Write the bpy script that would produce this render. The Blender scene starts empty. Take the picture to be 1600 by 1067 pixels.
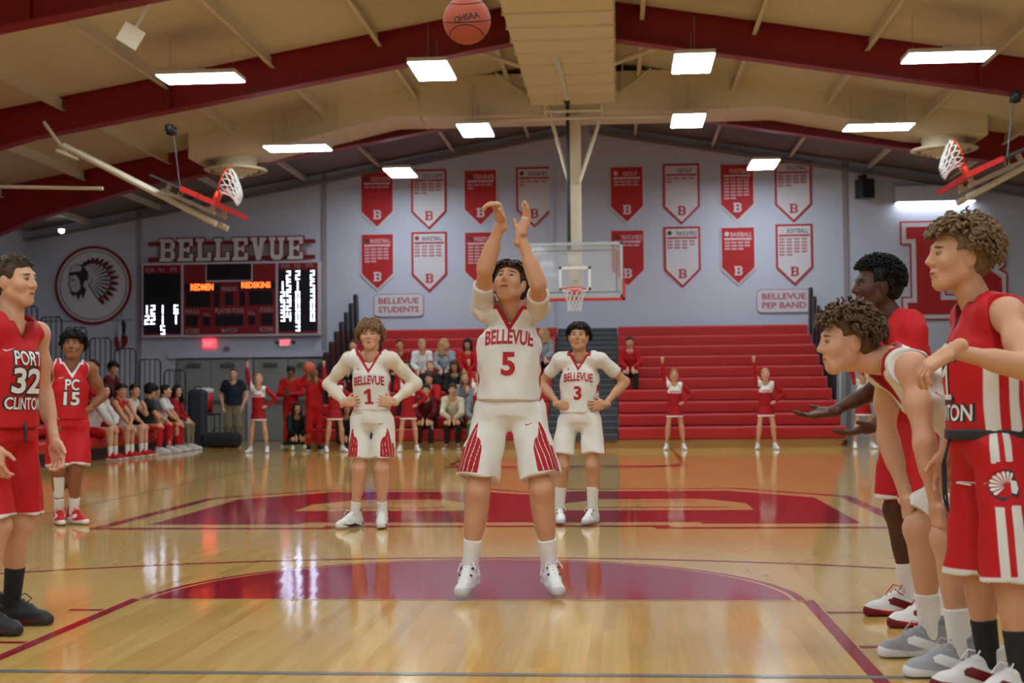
import bpy, math, random
import numpy as np
from mathutils import Matrix, Vector
from mathutils.bvhtree import BVHTree
random.seed(7); RNG = np.random.default_rng(7)
S = bpy.context.scene
COL = S.collection
# ---------------------------------------------------------------- camera
PAN, TILT, ROLL = 0.07931, 0.03799, -0.0095
fv = Vector((-math.sin(PAN)*math.cos(TILT), math.cos(PAN)*math.cos(TILT), math.sin(TILT)))
rv = Vector((math.cos(PAN), math.sin(PAN), 0)); uv = rv.cross(fv)
r2 = rv*math.cos(ROLL)+uv*math.sin(ROLL); u2 = -rv*math.sin(ROLL)+uv*math.cos(ROLL)
cd = bpy.data.cameras.new('camera'); cam = bpy.data.objects.new('camera', cd); COL.objects.link(cam)
cd.sensor_width = 36; cd.lens = 2115.5/1600*36; cd.clip_end = 200; cd.clip_start = .05
m = Matrix((r2, u2, -fv)).transposed().to_4x4(); m.translation = (0.834, -7.214, 1.0995)
cam.matrix_world = m
cd.dof.use_dof = True; cd.dof.focus_distance = 7.4; cd.dof.aperture_fstop = 3.5
S.camera = cam
# ---------------------------------------------------------------- world, exposure
w = bpy.data.worlds.new('world'); S.world = w; w.use_nodes = True
w.node_tree.nodes['Background'].inputs[0].default_value = (.5, .5, .55, 1)
w.node_tree.nodes['Background'].inputs[1].default_value = .15
S.view_settings.view_transform = 'Standard'; S.view_settings.look = 'None'
S.view_settings.gamma = 1; S.view_settings.use_curve_mapping = False
S.view_settings.exposure = 0.25
LIGHT = 30.0          # emission of the ceiling panels
# ---------------------------------------------------------------- materials
def srgb(r, g, b):
    f = lambda c: (c/255/12.92 if c/255 <= .04045 else ((c/255+.055)/1.055)**2.4)
    return (f(r), f(g), f(b), 1)
MATS = {}
def mat(name, col, rough=.5, metal=0, spec=.5, emit=0, noise=0, nscale=20, bump=0, bscale=60, alpha=1, trans=0):
    if name in MATS: return MATS[name]
    M = bpy.data.materials.new(name); M.use_nodes = True; nt = M.node_tree; N = nt.nodes; L = nt.links
    P = N['Principled BSDF']
    P.inputs['Base Color'].default_value = col; P.inputs['Roughness'].default_value = rough
    P.inputs['Metallic'].default_value = metal; P.inputs['Specular IOR Level'].default_value = spec
    P.inputs['Alpha'].default_value = alpha; P.inputs['Transmission Weight'].default_value = trans
    if emit:
        P.inputs['Emission Color'].default_value = col; P.inputs['Emission Strength'].default_value = emit
    tc = N.new('ShaderNodeTexCoord')
    nz = N.new('ShaderNodeTexNoise'); nz.inputs['Scale'].default_value = nscale; nz.inputs['Detail'].default_value = 4
    L.new(tc.outputs['Object'], nz.inputs['Vector'])
    if noise:
        hs = N.new('ShaderNodeHueSaturation'); hs.inputs['Color'].default_value = col
        mr = N.new('ShaderNodeMapRange'); mr.inputs[3].default_value = 1-noise; mr.inputs[4].default_value = 1+noise
        L.new(nz.outputs['Fac'], mr.inputs[0]); L.new(mr.outputs[0], hs.inputs['Value']); L.new(hs.outputs[0], P.inputs['Base Color'])
    if bump:
        n2 = N.new('ShaderNodeTexNoise'); n2.inputs['Scale'].default_value = bscale; L.new(tc.outputs['Object'], n2.inputs['Vector'])
        b = N.new('ShaderNodeBump'); b.inputs['Strength'].default_value = bump; b.inputs['Distance'].default_value = .01
        L.new(n2.outputs['Fac'], b.inputs['Height']); L.new(b.outputs[0], P.inputs['Normal'])
    MATS[name] = M; return M
def attr_mat(name, base, cols=(), rough=.7, skin=None, bump=0, bscale=80, noise=.06):
    """cloth/skin: base colour, overlaid by cols[i] where vertex attribute m(i+1) is positive"""
    if name in MATS: return MATS[name]
    M = mat(name, base, rough, noise=noise, nscale=9, bump=bump, bscale=bscale, spec=.3)
    nt = M.node_tree; N = nt.nodes; L = nt.links; P = N['Principled BSDF']
    src = P.inputs['Base Color'].links[0].from_socket if P.inputs['Base Color'].links else None
    if src is None:
        rgb = N.new('ShaderNodeRGB'); rgb.outputs[0].default_value = base; src = rgb.outputs[0]
    def over(src, fac, col):
        mx = N.new('ShaderNodeMix'); mx.data_type = 'RGBA'
        L.new(fac, mx.inputs[0]); L.new(src, mx.inputs[6]); mx.inputs[7].default_value = col
        return mx.outputs[2]
    def step(sock, wd):
        mr = N.new('ShaderNodeMapRange'); mr.inputs[1].default_value = -wd; mr.inputs[2].default_value = wd
        L.new(sock, mr.inputs[0]); return mr.outputs[0]
    for i, c in enumerate(cols):
        a = N.new('ShaderNodeAttribute'); a.attribute_name = 'm%d' % (i+1)
        src = over(src, step(a.outputs['Fac'], .0015), c)
    if skin:
        a = N.new('ShaderNodeAttribute'); a.attribute_name = 'hco'
        sp = N.new('ShaderNodeSeparateXYZ'); L.new(a.outputs['Vector'], sp.inputs[0])
        def mth(op, x, y=None):
            n = N.new('ShaderNodeMath'); n.operation = op
            for i, v in enumerate((x, y)):
                if v is None: continue
                if isinstance(v, (int, float)): n.inputs[i].default_value = v
                else: L.new(v, n.inputs[i])
            return n.outputs[0]
        ax = mth('ABSOLUTE', sp.outputs[0]); yy = sp.outputs[1]; zz = sp.outputs[2]
        def ellm(cx, cz, rx, rz, tilt=0, use=ax):
            dx = mth('SUBTRACT', use, cx); dz = mth('SUBTRACT', zz, cz)
            if tilt: dz = mth('SUBTRACT', dz, mth('MULTIPLY', dx, tilt))
            q = mth('ADD', mth('POWER', mth('ABSOLUTE', mth('DIVIDE', dx, rx)), 2.0), mth('POWER', mth('ABSOLUTE', mth('DIVIDE', dz, rz)), 2.0))
            v = mth('SUBTRACT', 1.0, q)
            fr = mth('MULTIPLY', mth('LESS_THAN', yy, -.045), 1.0)
            return mth('MULTIPLY', step(v, .22), fr)
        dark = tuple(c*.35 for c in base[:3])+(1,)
        src = over(src, ellm(.031, .030, .021, .0045, -.12), skin['brow'])
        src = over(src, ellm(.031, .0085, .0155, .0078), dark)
        src = over(src, ellm(.031, .0075, .0115, .0040), (.34, .32, .31, 1))
        src = over(src, ellm(.031, .0075, .0052, .0055), (.02, .013, .01, 1))
        src = over(src, ellm(0, -.062, .024, .0085), skin['lip'])
        src = over(src, ellm(0, -.0615, .017, .0028), tuple(c*.25 for c in skin['lip'][:3])+(1,))
    L.new(src, P.inputs['Base Color'])
    return M
RED = srgb(184, 22, 30); DRED = srgb(140, 14, 22); WHITE = (.78, .76, .74, 1); BLACK = (.012, .012, .014, 1)
# ---------------------------------------------------------------- objects
def link(name, me, parent=None, mt=None, label=None, cat=None, group=None, kind=None, loc=None):
    o = bpy.data.objects.new(name, me); COL.objects.link(o)
    if mt is not None: me.materials.append(mt)
    if parent is not None: o.parent = parent
    if loc is not None: o.location = loc
    if label: o['label'] = label
    if cat: o['category'] = cat
    if group: o['group'] = group
    if kind: o['kind'] = kind
    return o
def empty(name, label, cat, loc=(0, 0, 0), group=None, rz=0):
    o = bpy.data.objects.new(name, None); COL.objects.link(o); o.location = loc; o.rotation_euler.z = rz
    o.empty_display_size = .1; o['label'] = label; o['category'] = cat
    if group: o['group'] = group
    return o
class MB:
    """collects boxes, tubes, prisms and polygons into one mesh"""
    def __init__(s): s.v = []; s.f = []
    def add(s, vs, fs):
        o = len(s.v); s.v += [tuple(v) for v in vs]; s.f += [tuple(i+o for i in f) for f in fs]; return s
    def box(s, x0, x1, y0, y1, z0, z1):
        return s.add([(x, y, z) for z in (z0, z1) for y in (y0, y1) for x in (x0, x1)],
                     [(0, 2, 3, 1), (4, 5, 7, 6), (0, 1, 5, 4), (2, 6, 7, 3), (0, 4, 6, 2), (1, 3, 7, 5)])
    def prism(s, pts, ax, a0, a1):
        """pts: 2D outline; extruded along axis ax from a0 to a1"""
        n = len(pts)
        def P(p, a): return (a, p[0], p[1]) if ax == 0 else (p[0], a, p[1]) if ax == 1 else (p[0], p[1], a)
        return s.add([P(p, a0) for p in pts]+[P(p, a1) for p in pts],
                     [tuple(range(n))[::-1], tuple(range(n, 2*n))]+[(i, (i+1) % n, n+(i+1) % n, n+i) for i in range(n)])
    def tube(s, pts, r, n=8, r1=None, cap=True):
        pts = [Vector(p) for p in pts]; m = len(pts); ring = []
        o = len(s.v); ref = None
        for i, p in enumerate(pts):
            t = (pts[min(i+1, m-1)]-pts[max(i-1, 0)])
            if t.length < 1e-9: t = Vector((0, 0, 1))
            t.normalize()
            if ref is None:
                ref = Vector((0, 0, 1)) if abs(t.z) < .9 else Vector((1, 0, 0))
            a = t.cross(ref).normalized(); b = t.cross(a); ref = -b if False else ref
            rr = r if r1 is None else r+(r1-r)*i/max(1, m-1)
            for k in range(n):
                q = p+a*math.cos(2*math.pi*k/n)*rr+b*math.sin(2*math.pi*k/n)*rr; s.v.append(tuple(q))
        for i in range(m-1):
            for k in range(n):
                s.f.append((o+i*n+k, o+i*n+(k+1) % n, o+(i+1)*n+(k+1) % n, o+(i+1)*n+k))
        if cap:
            s.f.append(tuple(o+k for k in range(n))[::-1]); s.f.append(tuple(o+(m-1)*n+k for k in range(n)))
        return s
    def lathe(s, prof, c=(0, 0, 0), n=24):
        o = len(s.v)
        for r, z in prof:
            for k in range(n): s.v.append((c[0]+r*math.cos(2*math.pi*k/n), c[1]+r*math.sin(2*math.pi*k/n), c[2]+z))
        for i in range(len(prof)-1):
            for k in range(n): s.f.append((o+i*n+k, o+i*n+(k+1) % n, o+(i+1)*n+(k+1) % n, o+(i+1)*n+k))
        return s
    def mesh(s, name, smooth=False):
        me = bpy.data.meshes.new(name); me.from_pydata(s.v, [], s.f)
        import bmesh as _b
        bm = _b.new(); bm.from_mesh(me); _b.ops.recalc_face_normals(bm, faces=bm.faces); bm.to_mesh(me); bm.free()
        if smooth: me.polygons.foreach_set('use_smooth', [True]*len(me.polygons))
        me.update(); return me
    def obj(s, name, mt, parent=None, smooth=False, **k):
        return link(name, s.mesh(name, smooth), parent, mt, **k)
# text as flat mesh (x right, y up), fitted in a box w x h centred on the origin
_tc = {}
def text2d(st, w=None, h=None, bold=.0):
    key = (st, bold)
    if key not in _tc:
        cu = bpy.data.curves.new('t', 'FONT'); cu.body = st; cu.size = 1; cu.offset = bold; cu.resolution_u = 3; cu.fill_mode = 'FRONT'
        o = bpy.data.objects.new('t', cu); COL.objects.link(o)
        dg = bpy.context.evaluated_depsgraph_get(); me = o.evaluated_get(dg).to_mesh()
        vs = np.array([v.co[:2] for v in me.vertices]) if len(me.vertices) else np.zeros((1, 2)); fs = [tuple(p.vertices) for p in me.polygons]
        o.evaluated_get(dg).to_mesh_clear(); bpy.data.objects.remove(o); bpy.data.curves.remove(cu)
        _tc[key] = (vs, fs)
    vs, fs = _tc[key]; lo = vs.min(0); hi = vs.max(0); v = vs-(lo+hi)/2; d = hi-lo
    sx = w/d[0] if w else None; sy = h/d[1] if h else None
    sx = sx or sy; sy = sy or sx
    return v*np.array([sx, sy]), fs
# slab-serif block letters on a 6 x 8 grid, as lists of rectangles/quads
def _r(x0, y0, x1, y1): return [(x0, y0), (x1, y0), (x1, y1), (x0, y1)]
GLY = {
 'B': [_r(0, 0, 3, 1.1), _r(0, 6.9, 3, 8), _r(.6, 0, 2.1, 8), _r(2, 3.5, 4.4, 4.6), _r(2, 0, 4.6, 1.3), _r(2, 6.7, 4.6, 8),
       [(4.6, 0), (6, 1.3), (6, 3.2), (5.2, 4.05), (4.4, 4.05), (4.4, 0)], [(4.4, 4.05), (5.2, 4.05), (5.9, 4.8), (5.9, 6.7), (4.6, 8), (4.4, 8)]],
 'E': [_r(0, 0, 6, 1.2), _r(0, 6.8, 6, 8), _r(.7, 0, 2.3, 8), _r(2, 3.5, 4.4, 4.6), _r(4.7, 0, 6, 2.6), _r(4.7, 5.4, 6, 8), _r(3.8, 2.9, 4.6, 5.2)],
 'L': [_r(0, 0, 6, 1.2), _r(0, 6.8, 3.2, 8), _r(.8, 0, 2.4, 8), _r(4.6, 0, 6, 3)],
 'V': [_r(0, 6.8, 2.6, 8), _r(3.6, 6.8, 6.2, 8), [(.5, 8), (2.3, 0), (3.9, 0), (2.2, 8)], [(4, 8), (2.3, 0), (3.9, 0), (5.7, 8)]],
 'U': [_r(0, 6.8, 2.7, 8), _r(3.7, 6.8, 6.4, 8), _r(.6, 1.2, 2.1, 8), _r(4.3, 1.2, 5.8, 8), [(.6, 1.3), (1.8, 0), (4.6, 0), (5.8, 1.3), (4.3, 1.8), (2.1, 1.8)]],
}
def block_word(st, w, h, gap=1.3):
    vs = []; fs = []; x = 0
    for ch in st:
        for q in GLY[ch]:
            o = len(vs); vs += [(x+a, b) for a, b in q]; fs.append(tuple(range(o, o+len(q))))
        x += 6+gap
    v = np.array(vs, float); lo = v.min(0); hi = v.max(0)
    return (v-(lo+hi)/2)*np.array([w/(hi-lo)[0], h/(hi-lo)[1]]), fs
def flat(mb, vf, c, right=(1, 0, 0), up=(0, 0, 1)):
    vs, fs = vf; c = np.array(c); r = np.array(right); u = np.array(up)
    n = np.cross(u, r)   # pieces that overlap are staggered by a hair so they never share a plane
    for i, f in enumerate(fs):
        mb.add([tuple(c+r*vs[j][0]+u*vs[j][1]+n*.00025*(i % 9 if len(fs) < 90 else 0)) for j in f], [tuple(range(len(f)))])
    return mb
# ================================================================ THE SETTING
YW = 25.0; YB = -14.0; XW = 13.75
ROOF0, RS = 7.6, .172
def roofz(x): return ROOF0-RS*abs(x)
M_wall = mat('wall_paint', srgb(188, 194, 214), .75, noise=.05, nscale=1.5, bump=.15, bscale=40)
M_ceil = mat('roof_liner_cream', srgb(204, 196, 174), .7, noise=.08, nscale=2.5)
M_steel_r = mat('red_steel', srgb(134, 8, 18), .45, noise=.1, nscale=3)
M_cream = mat('cream_steel', srgb(214, 204, 182), .5, noise=.06, nscale=4)
M_white = mat('white_enamel', srgb(214, 214, 208), .4)
M_seam = mat('seam_grey', srgb(150, 142, 150), .7)
M_black = mat('black_metal', (.012, .012, .016, 1), .45)
M_dgrey = mat('dark_grey', (.05, .05, .055, 1), .6)
M_net = mat('net_cord', (.75, .75, .74, 1), .8)
# ---- floor
def floor_mat(name, per_object):
    M = bpy.data.materials.new(name); M.use_nodes = True; nt = M.node_tree; N = nt.nodes; L = nt.links; P = N['Principled BSDF']
    g = N.new('ShaderNodeNewGeometry')
    mp = N.new('ShaderNodeMapping'); L.new(g.outputs['Position'], mp.inputs[0])
    if per_object:
        oi = N.new('ShaderNodeObjectInfo'); tone = oi.outputs['Random']
    else:
        mp.inputs['Scale'].default_value = (3.0, .25, 1)     # farther off the strips run together: only a soft drift of tone
        lf = N.new('ShaderNodeTexNoise'); lf.inputs['Scale'].default_value = 1; lf.inputs['Detail'].default_value = 1; L.new(mp.outputs[0], lf.inputs[0]); tone = lf.outputs['Fac']
    cr = N.new('ShaderNodeValToRGB'); cr.color_ramp.elements[0].color = srgb(196, 155, 86); cr.color_ramp.elements[1].color = srgb(213, 174, 106)
    L.new(tone, cr.inputs[0])
    st = N.new('ShaderNodeMapping'); st.inputs['Scale'].default_value = (26, 1.1, 1) if per_object else (5, .5, 1); L.new(g.outputs['Position'], st.inputs[0])
    nz = N.new('ShaderNodeTexNoise'); nz.inputs['Scale'].default_value = 1.6; nz.inputs['Detail'].default_value = 1; L.new(st.outputs[0], nz.inputs[0])
    mx = N.new('ShaderNodeMix'); mx.data_type = 'RGBA'; mx.blend_type = 'MULTIPLY'; mx.inputs[0].default_value = .22 if per_object else .08
    c2 = N.new('ShaderNodeValToRGB'); c2.color_ramp.elements[0].position = .3; c2.color_ramp.elements[0].color = (.62, .5, .36, 1); c2.color_ramp.elements[1].position = .6; c2.color_ramp.elements[1].color = (1, 1, 1, 1)
    L.new(nz.outputs['Fac'], c2.inputs[0]); L.new(cr.outputs[0], mx.inputs[6]); L.new(c2.outputs[0], mx.inputs[7]); L.new(mx.outputs[2], P.inputs['Base Color'])
    gloss(N, L, P, g); return M
def gloss(N, L, P, g):
    P.inputs['Roughness'].default_value = .085; P.inputs['Specular IOR Level'].default_value = .55
    n2 = N.new('ShaderNodeTexNoise'); n2.inputs['Scale'].default_value = 1.4; n2.inputs['Detail'].default_value = 1
    s2 = N.new('ShaderNodeMapping'); s2.inputs['Scale'].default_value = (6, 1, 1); L.new(g.outputs['Position'], s2.inputs[0]); L.new(s2.outputs[0], n2.inputs[0])
    b = N.new('ShaderNodeBump'); b.inputs['Strength'].default_value = .05; b.inputs['Distance'].default_value = .02
    L.new(n2.outputs['Fac'], b.inputs['Height']); L.new(b.outputs[0], P.inputs['Normal'])
def paint_mat(name, col):
    M = bpy.data.materials.new(name); M.use_nodes = True; N = M.node_tree.nodes; L = M.node_tree.links; P = N['Principled BSDF']
    P.inputs['Base Color'].default_value = col; g = N.new('ShaderNodeNewGeometry'); gloss(N, L, P, g); return M
M_floor = floor_mat('maple_floor', False); M_plank = floor_mat('maple_plank', True)
floor = MB().box(-XW, XW, YB, YW, -.2, -.0001).obj('floor', M_floor, kind='structure')
# nearest maple strips, one by one (two shared strip lengths)
PW = .0572; planks = {}
for Lp in (2.1, 1.5):
    planks[Lp] = MB().box(-PW/2+.0001, PW/2-.0001, -Lp/2+.0001, Lp/2-.0001, -.012, 0).mesh('plank'); planks[Lp].materials.append(M_plank)
cnt = 0
for i in range(-36, 45):
    x = (i+.5)*PW; y = -2.75-RNG.random()*1.2
    while y < -.2 and cnt < 300:
        Lp = 2.1 if RNG.random() < .6 else 1.5
        lo, hi = y, y+Lp
        if abs(x-.83) < .40*(hi+7.2)+.1:
            o = link('plank', planks[Lp], floor); o.location = (x, (lo+hi)/2, 0); cnt += 1
        y += Lp
M_pred = paint_mat('court_red', srgb(150, 22, 40)); M_ptan = paint_mat('court_tan', srgb(206, 168, 104)); M_pgrey = paint_mat('court_grey', srgb(120, 122, 124))
ZL = [.0006]
def paint(name, polys, mt, z=None, label=None):
    mb = MB(); z = z or .0012
    for pl in polys: mb.add([(x, y, z) for x, y in pl], [tuple(range(len(pl)))])
    me = mb.mesh(name); o = link(name, me, floor, mt)
    if label: o['label'] = label
    # make sure it faces up
    for p in me.polygons:
        if p.normal.z < 0: me.flip_normals(); break
    return o
def strip(a, b, wd):
    a = np.array(a); b = np.array(b); t = (b-a)/np.linalg.norm(b-a); n = np.array([-t[1], t[0]])*wd/2
    return [tuple(a-n), tuple(b-n), tuple(b+n), tuple(a+n)]
def arc(c, r, a0, a1, wd, n=40):
    out = []
    for i in range(n):
        t0 = math.radians(a0+(a1-a0)*i/n); t1 = math.radians(a0+(a1-a0)*(i+1)/n)
        out.append([(c[0]+q*math.cos(t), c[1]+q*math.sin(t)) for q, t in ((r-wd/2, t0), (r+wd/2, t0), (r+wd/2, t1), (r-wd/2, t1))])
    return out
half = [(1.79*math.cos(math.pi*i/40), 1.79*math.sin(math.pi*i/40)) for i in range(41)]
paint('key_half_circle', [half], M_pred, .0010, 'red painted half circle beyond the free throw line')
paint('key_circle_edge', arc((0, 0), 1.73, 0, 180, .02), M_ptan, .0014)
paint('lane_line', [strip((-1.8, .02), (-1.8, -5.8), .06)], M_pred); paint('lane_line', [strip((1.8, .02), (1.8, -5.8), .06)], M_pred)
paint('free_throw_line', [strip((-1.8, 0), (1.8, 0), .025)], M_ptan, .0016)
for s in (-1, 1):
    for yy in (-.37, -1.28, -2.2, -3.1): paint('lane_hash', [strip((s*1.84, yy), (s*2.02, yy), .045)], M_pred, .0014)
paint('three_point_line', arc((0, -4.2), 6.05, -8, 188, .05, 90), M_pred)
paint('volleyball_line', [strip((-6, -1.9), (6, -1.9), .05)], M_pgrey, .0018)
paint('volleyball_line', [strip((-4.6, -1.9), (-4.6, 15.6), .04)], M_pgrey, .0018)
# far end key
half2 = [(1.8*math.cos(math.pi*i/40), 14.0-1.8*math.sin(math.pi*i/40)) for i in range(41)]
paint('key_circle_line', arc((0, 14.0), 1.8, 180, 360, .09), M_pred); paint('key_half_circle', [[(-1.8, 13.1), (1.8, 13.1), (1.8, 12.75), (-1.8, 12.75)]], M_pred)
paint('lane_line', [strip((-1.8, 14), (-1.8, 19.3), .06)], M_pred); paint('lane_line', [strip((1.8, 14), (1.8, 19.3), .06)], M_pred)
paint('baseline', [strip((-7.6, 18.95), (7.6, 18.95), .06)], M_pred); paint('sideline', [strip((-7.6, -5.8), (-7.6, 18.95), .06)], M_pred); paint('sideline', [strip((7.6, -5.8), (7.6, 18.95), .06)], M_pred)
# centre-court block letter B, its spine along the near side (Y=4), height along X
def bl(o, w=0):   # outline of the letter grown by w: spine at y=4, bowls at y=8
    return [(-3.2-w, 4.15-w), (-1.9+w, 4.15-w), (-1.9+w, 4.30-w), (1.5-w, 4.30-w), (1.5-w, 4.15-w), (2.8+w, 4.15-w), (2.8+w, 6.9+w*.4), (2.0+w*.4, 7.9+w), (.35-w*.3, 7.9+w), (-.2, 7.45+w), (-.75+w*.3, 7.9+w), (-2.4-w*.4, 7.9+w), (-3.2-w, 6.9+w*.4)]
paint('center_logo_border', [bl(0, .40)], M_pred, .0008, 'outer red outline of the centre court letter B'); paint('center_logo_gap', [bl(0, .27)], M_ptan, .0012); paint('center_logo_letter', [bl(0, 0)], M_pred, .0016, 'big red block letter B painted at centre court')
for x0, x1 in ((-2.25, -.65), (.25, 2.05)):
    paint('center_logo_counter', [[(x0, 5.45), (x1, 5.45), (x1, 6.2), (x1-.35, 6.75), (x0+.35, 6.75), (x0, 6.2)]], M_ptan, .0020)
    paint('center_logo_inline', [strip((x0+.25, 5.75), (x1-.2, 5.75), .10), strip((x0+.45, 6.45), (x1-.45, 6.45), .07)], M_pred, .0024)
# ---- walls
wall_b = MB().prism([(-XW, -.1), (XW, -.1), (XW, roofz(XW)+.3), (0, ROOF0+.3), (-XW, roofz(XW)+.3)], 1, YW, YW+.2).obj('wall_back', M_wall, kind='structure')
MB().prism([(-XW, -.1), (XW, -.1), (XW, roofz(XW)+.3), (0, ROOF0+.3), (-XW, roofz(XW)+.3)], 1, YB-.2, YB).obj('wall_front', M_wall, kind='structure')
wall_l = MB().box(-XW-.2, -XW, YB, YW, -.1, roofz(XW)+.2).obj('wall_left', M_wall, kind='structure')
wall_r = MB().box(XW, XW+.2, YB, YW, -.1, roofz(XW)+.2).obj('wall_right', M_wall, kind='structure')
for i, x in enumerate((-10.85, -6.25, -.75, 6.15)):
    MB().box(x-.05, x+.05, YW-.05, YW-.001, 0, roofz(x)-.05).obj('trim_%d' % (i+1), M_seam if i != 2 else M_wall, kind='structure')
MB().box(-XW, -11, YW-.02, YW-.001, 2.95, 2.99).obj('trim_5', M_seam, kind='structure')
MB().box(-10.1, -6.2, YW-.12, YW-.001, 2.02, 2.16).obj('trim_6', M_wall, kind='structure')
# ---- ceiling with beams, purlins
ceil = MB().prism([(-XW-.2, roofz(XW+.2)), (0, ROOF0), (XW+.2, roofz(XW+.2)), (XW+.2, roofz(XW+.2)+.2), (0, ROOF0+.2), (-XW-.2, roofz(XW+.2)+.2)], 1, YB-.2, YW+.2).obj('ceiling', M_ceil, kind='structure')
def beam(y):
    mb = MB(); d0 = .62
    for s in (-1, 1):
        xs = [0, 4.5, 9, 11.3, 13.7]; dep = [.62, .6, .58, .80, 1.35]
        for (xa, da), (xb, db) in zip(list(zip(xs, dep))[:-1], list(zip(xs, dep))[1:]):
            za, zb = roofz(xa)+.02, roofz(xb)+.02
            mb.prism([(s*xa, za), (s*xb, zb), (s*xb, zb-db), (s*xa, za-da)], 1, y-.012, y+.012)
            mb.prism([(s*xa, za-da), (s*xb, zb-db), (s*xb, zb-db-.03), (s*xa, za-da-.03)], 1, y-.13, y+.13)
            mb.prism([(s*xa, za), (s*xb, zb), (s*xb, zb-.03), (s*xa, za-.03)], 1, y-.11, y+.11)
        mb.box(min(s*13.1, s*13.7), max(s*13.1, s*13.7), y-.13, y+.13, 0, roofz(13.7)-.6)
        for xs_ in (6.6, 10.2): mb.box(s*xs_-.008, s*xs_+.008, y-.11, y+.11, roofz(xs_)-.6, roofz(xs_))
    return mb
for y in (20.2, 14.8, 9.4, 4.0, -1.4, -6.8, -12.2): beam(y).obj('roof_beam', M_steel_r, ceil)
pm = {}
for s in (-1, 1):
    for x in (1.3, 3.1, 4.9, 6.7, 8.5, 10.3, 12.1):
        z = roofz(x); mb = MB()
        mb.box(-.006, .006, YB+.2, YW-.05, -.21, .02); mb.box(-.07 if s > 0 else 0, 0 if s > 0 else .07, YB+.2, YW-.05, -.21, -.198)
        o = mb.obj('purlin', M_cream, ceil); o.location = (s*x, 0, z)
# darker bay next to the end wall: insulation panels
M_gryp = mat('grey_insulation', srgb(122, 112, 108), .8, noise=.08, nscale=2)
for s in (-1, 1):
    a, b = (0, s*13.6)
    MB().prism([(0, ROOF0-.04), (b, roofz(b)-.04), (b, roofz(b)-.06), (0, ROOF0-.06)], 1, 20.4, YW-.02).obj('insulation_panel', M_gryp, ceil)
    MB().prism([(s*.2, ROOF0-.30), (b, roofz(b)-.27), (b, roofz(b)-.31), (s*.2, ROOF0-.34)], 1, YW-.30, YW-.05).obj('wall_angle', M_gryp, ceil)
# ---- ceiling panel lights
M_lamp = mat('lamp_diffuser', (.86, .97, 1, 1), .5, emit=LIGHT)
M_house = mat('lamp_housing', srgb(206, 200, 190), .5)
def fixture(x, y, along_x, z, where, proto={}):
    key = along_x
    a, b = (.61, .305) if along_x else (.305, .61)
    if key not in proto:
        h = MB().box(-a, a, -b, b, .012, .075); h.box(-a*.5, a*.5, -b*.5, b*.5, .075, .11); h.box(-.05, .05, -.05, .05, .11, .18)
        d = MB().box(-a+.015, a-.015, -b+.015, b-.015, 0, .012)
        proto[key] = (h.mesh('housing'), d.mesh('diffuser'), MB().tube([(0, 0, .07), (0, 0, .62)], .004, 5).mesh('hanger_wire'))
        for me, mt in zip(proto[key], (M_house, M_lamp, M_seam)): me.materials.append(mt)
    e = empty('ceiling_light', 'white LED panel %s, set %s' % (where, 'crosswise' if along_x else 'lengthwise'), 'light', (x, y, z), 'ceiling panel lights')
    for n, me in zip(('housing', 'diffuser'), proto[key]): link(n, me, e)
    for q in (-1, 1):
        o = link('hanger_wire', proto[key][2], e); o.location = (q*a*.8, 0, 0) if along_x else (0, q*b*.8, 0)
side_ = {-1: 'on the scoreboard side', 1: 'on the big letter B side'}
for s, x, z in ((-1, -5.25, 5.8), (1, 5.65, 5.93)): fixture(x, 18.1, True, z, 'by the round diffuser '+side_[s])
for s, x, z in ((-1, -1.83, 6.06), (1, 2.16, 6.14)): fixture(x, 18.1, False, z, 'by the backboard mast '+side_[s])
for s, x in ((-1, -5.47), (1, 5.65)): fixture(x, 12.8, True, 5.92, 'before the nearer red beam '+side_[s])
for s in (-1, 1): fixture(s*2.0, 13.4, False, 6.08, 'next to the ridge duct '+side_[s])
for s in (-1, 1): fixture(s*4.05, 22.9, False, 6.08, 'above the banners '+side_[s])
for y in (7.6, 2.4, -2.8, -8.0, -12.8):
    for s in (-1, 1): fixture(s*5.6, y, True, 5.95, 'over the playing court'); fixture(s*2.0, y, False, 6.08, 'over the playing court')
# ---- air ducts
M_duct = mat('duct_paint', srgb(216, 204, 176), .55, noise=.05, nscale=3)
du = empty('air_duct', 'long cream rectangular air duct under the roof ridge with stiffening seams', 'duct', (0, 18.7, 6.65))
d = MB().box(-.8, .8, -31, 0, 0, .62); d.obj('duct_body', M_duct, du)
for i in range(40):
    yy = -.12-i*.78; MB().box(-.83, .83, yy-.02, yy+.02, -.03, .64).obj('duct_seam', M_duct, du)
    if i > 22: break
xd = empty('cross_duct', 'cream air duct crossing the hall to two round ceiling diffusers', 'duct', (0, 19.5, 6.5))
prof = [(-7.6, -.72), (-6.3, -.60), (-3.6, .0), (3.9, .0), (6.5, -.50), (7.8, -.62)]
mb = MB()
top = [(x, z+.78) for x, z in prof]
mb.prism(prof+top[::-1], 1, -.75, .52); mb.obj('duct_body', M_duct, xd)
for x in (-5.6, -4.6, -3.0, -1.9, 1.9, 3.0, 4.6, 5.6):
    z = np.interp(x, [p_[0] for p_ in prof], [p_[1] for p_ in prof]); MB().box(x-.015, x+.015, -.77, .54, z-.012, z+.7).obj('duct_seam', M_duct, xd)
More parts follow.
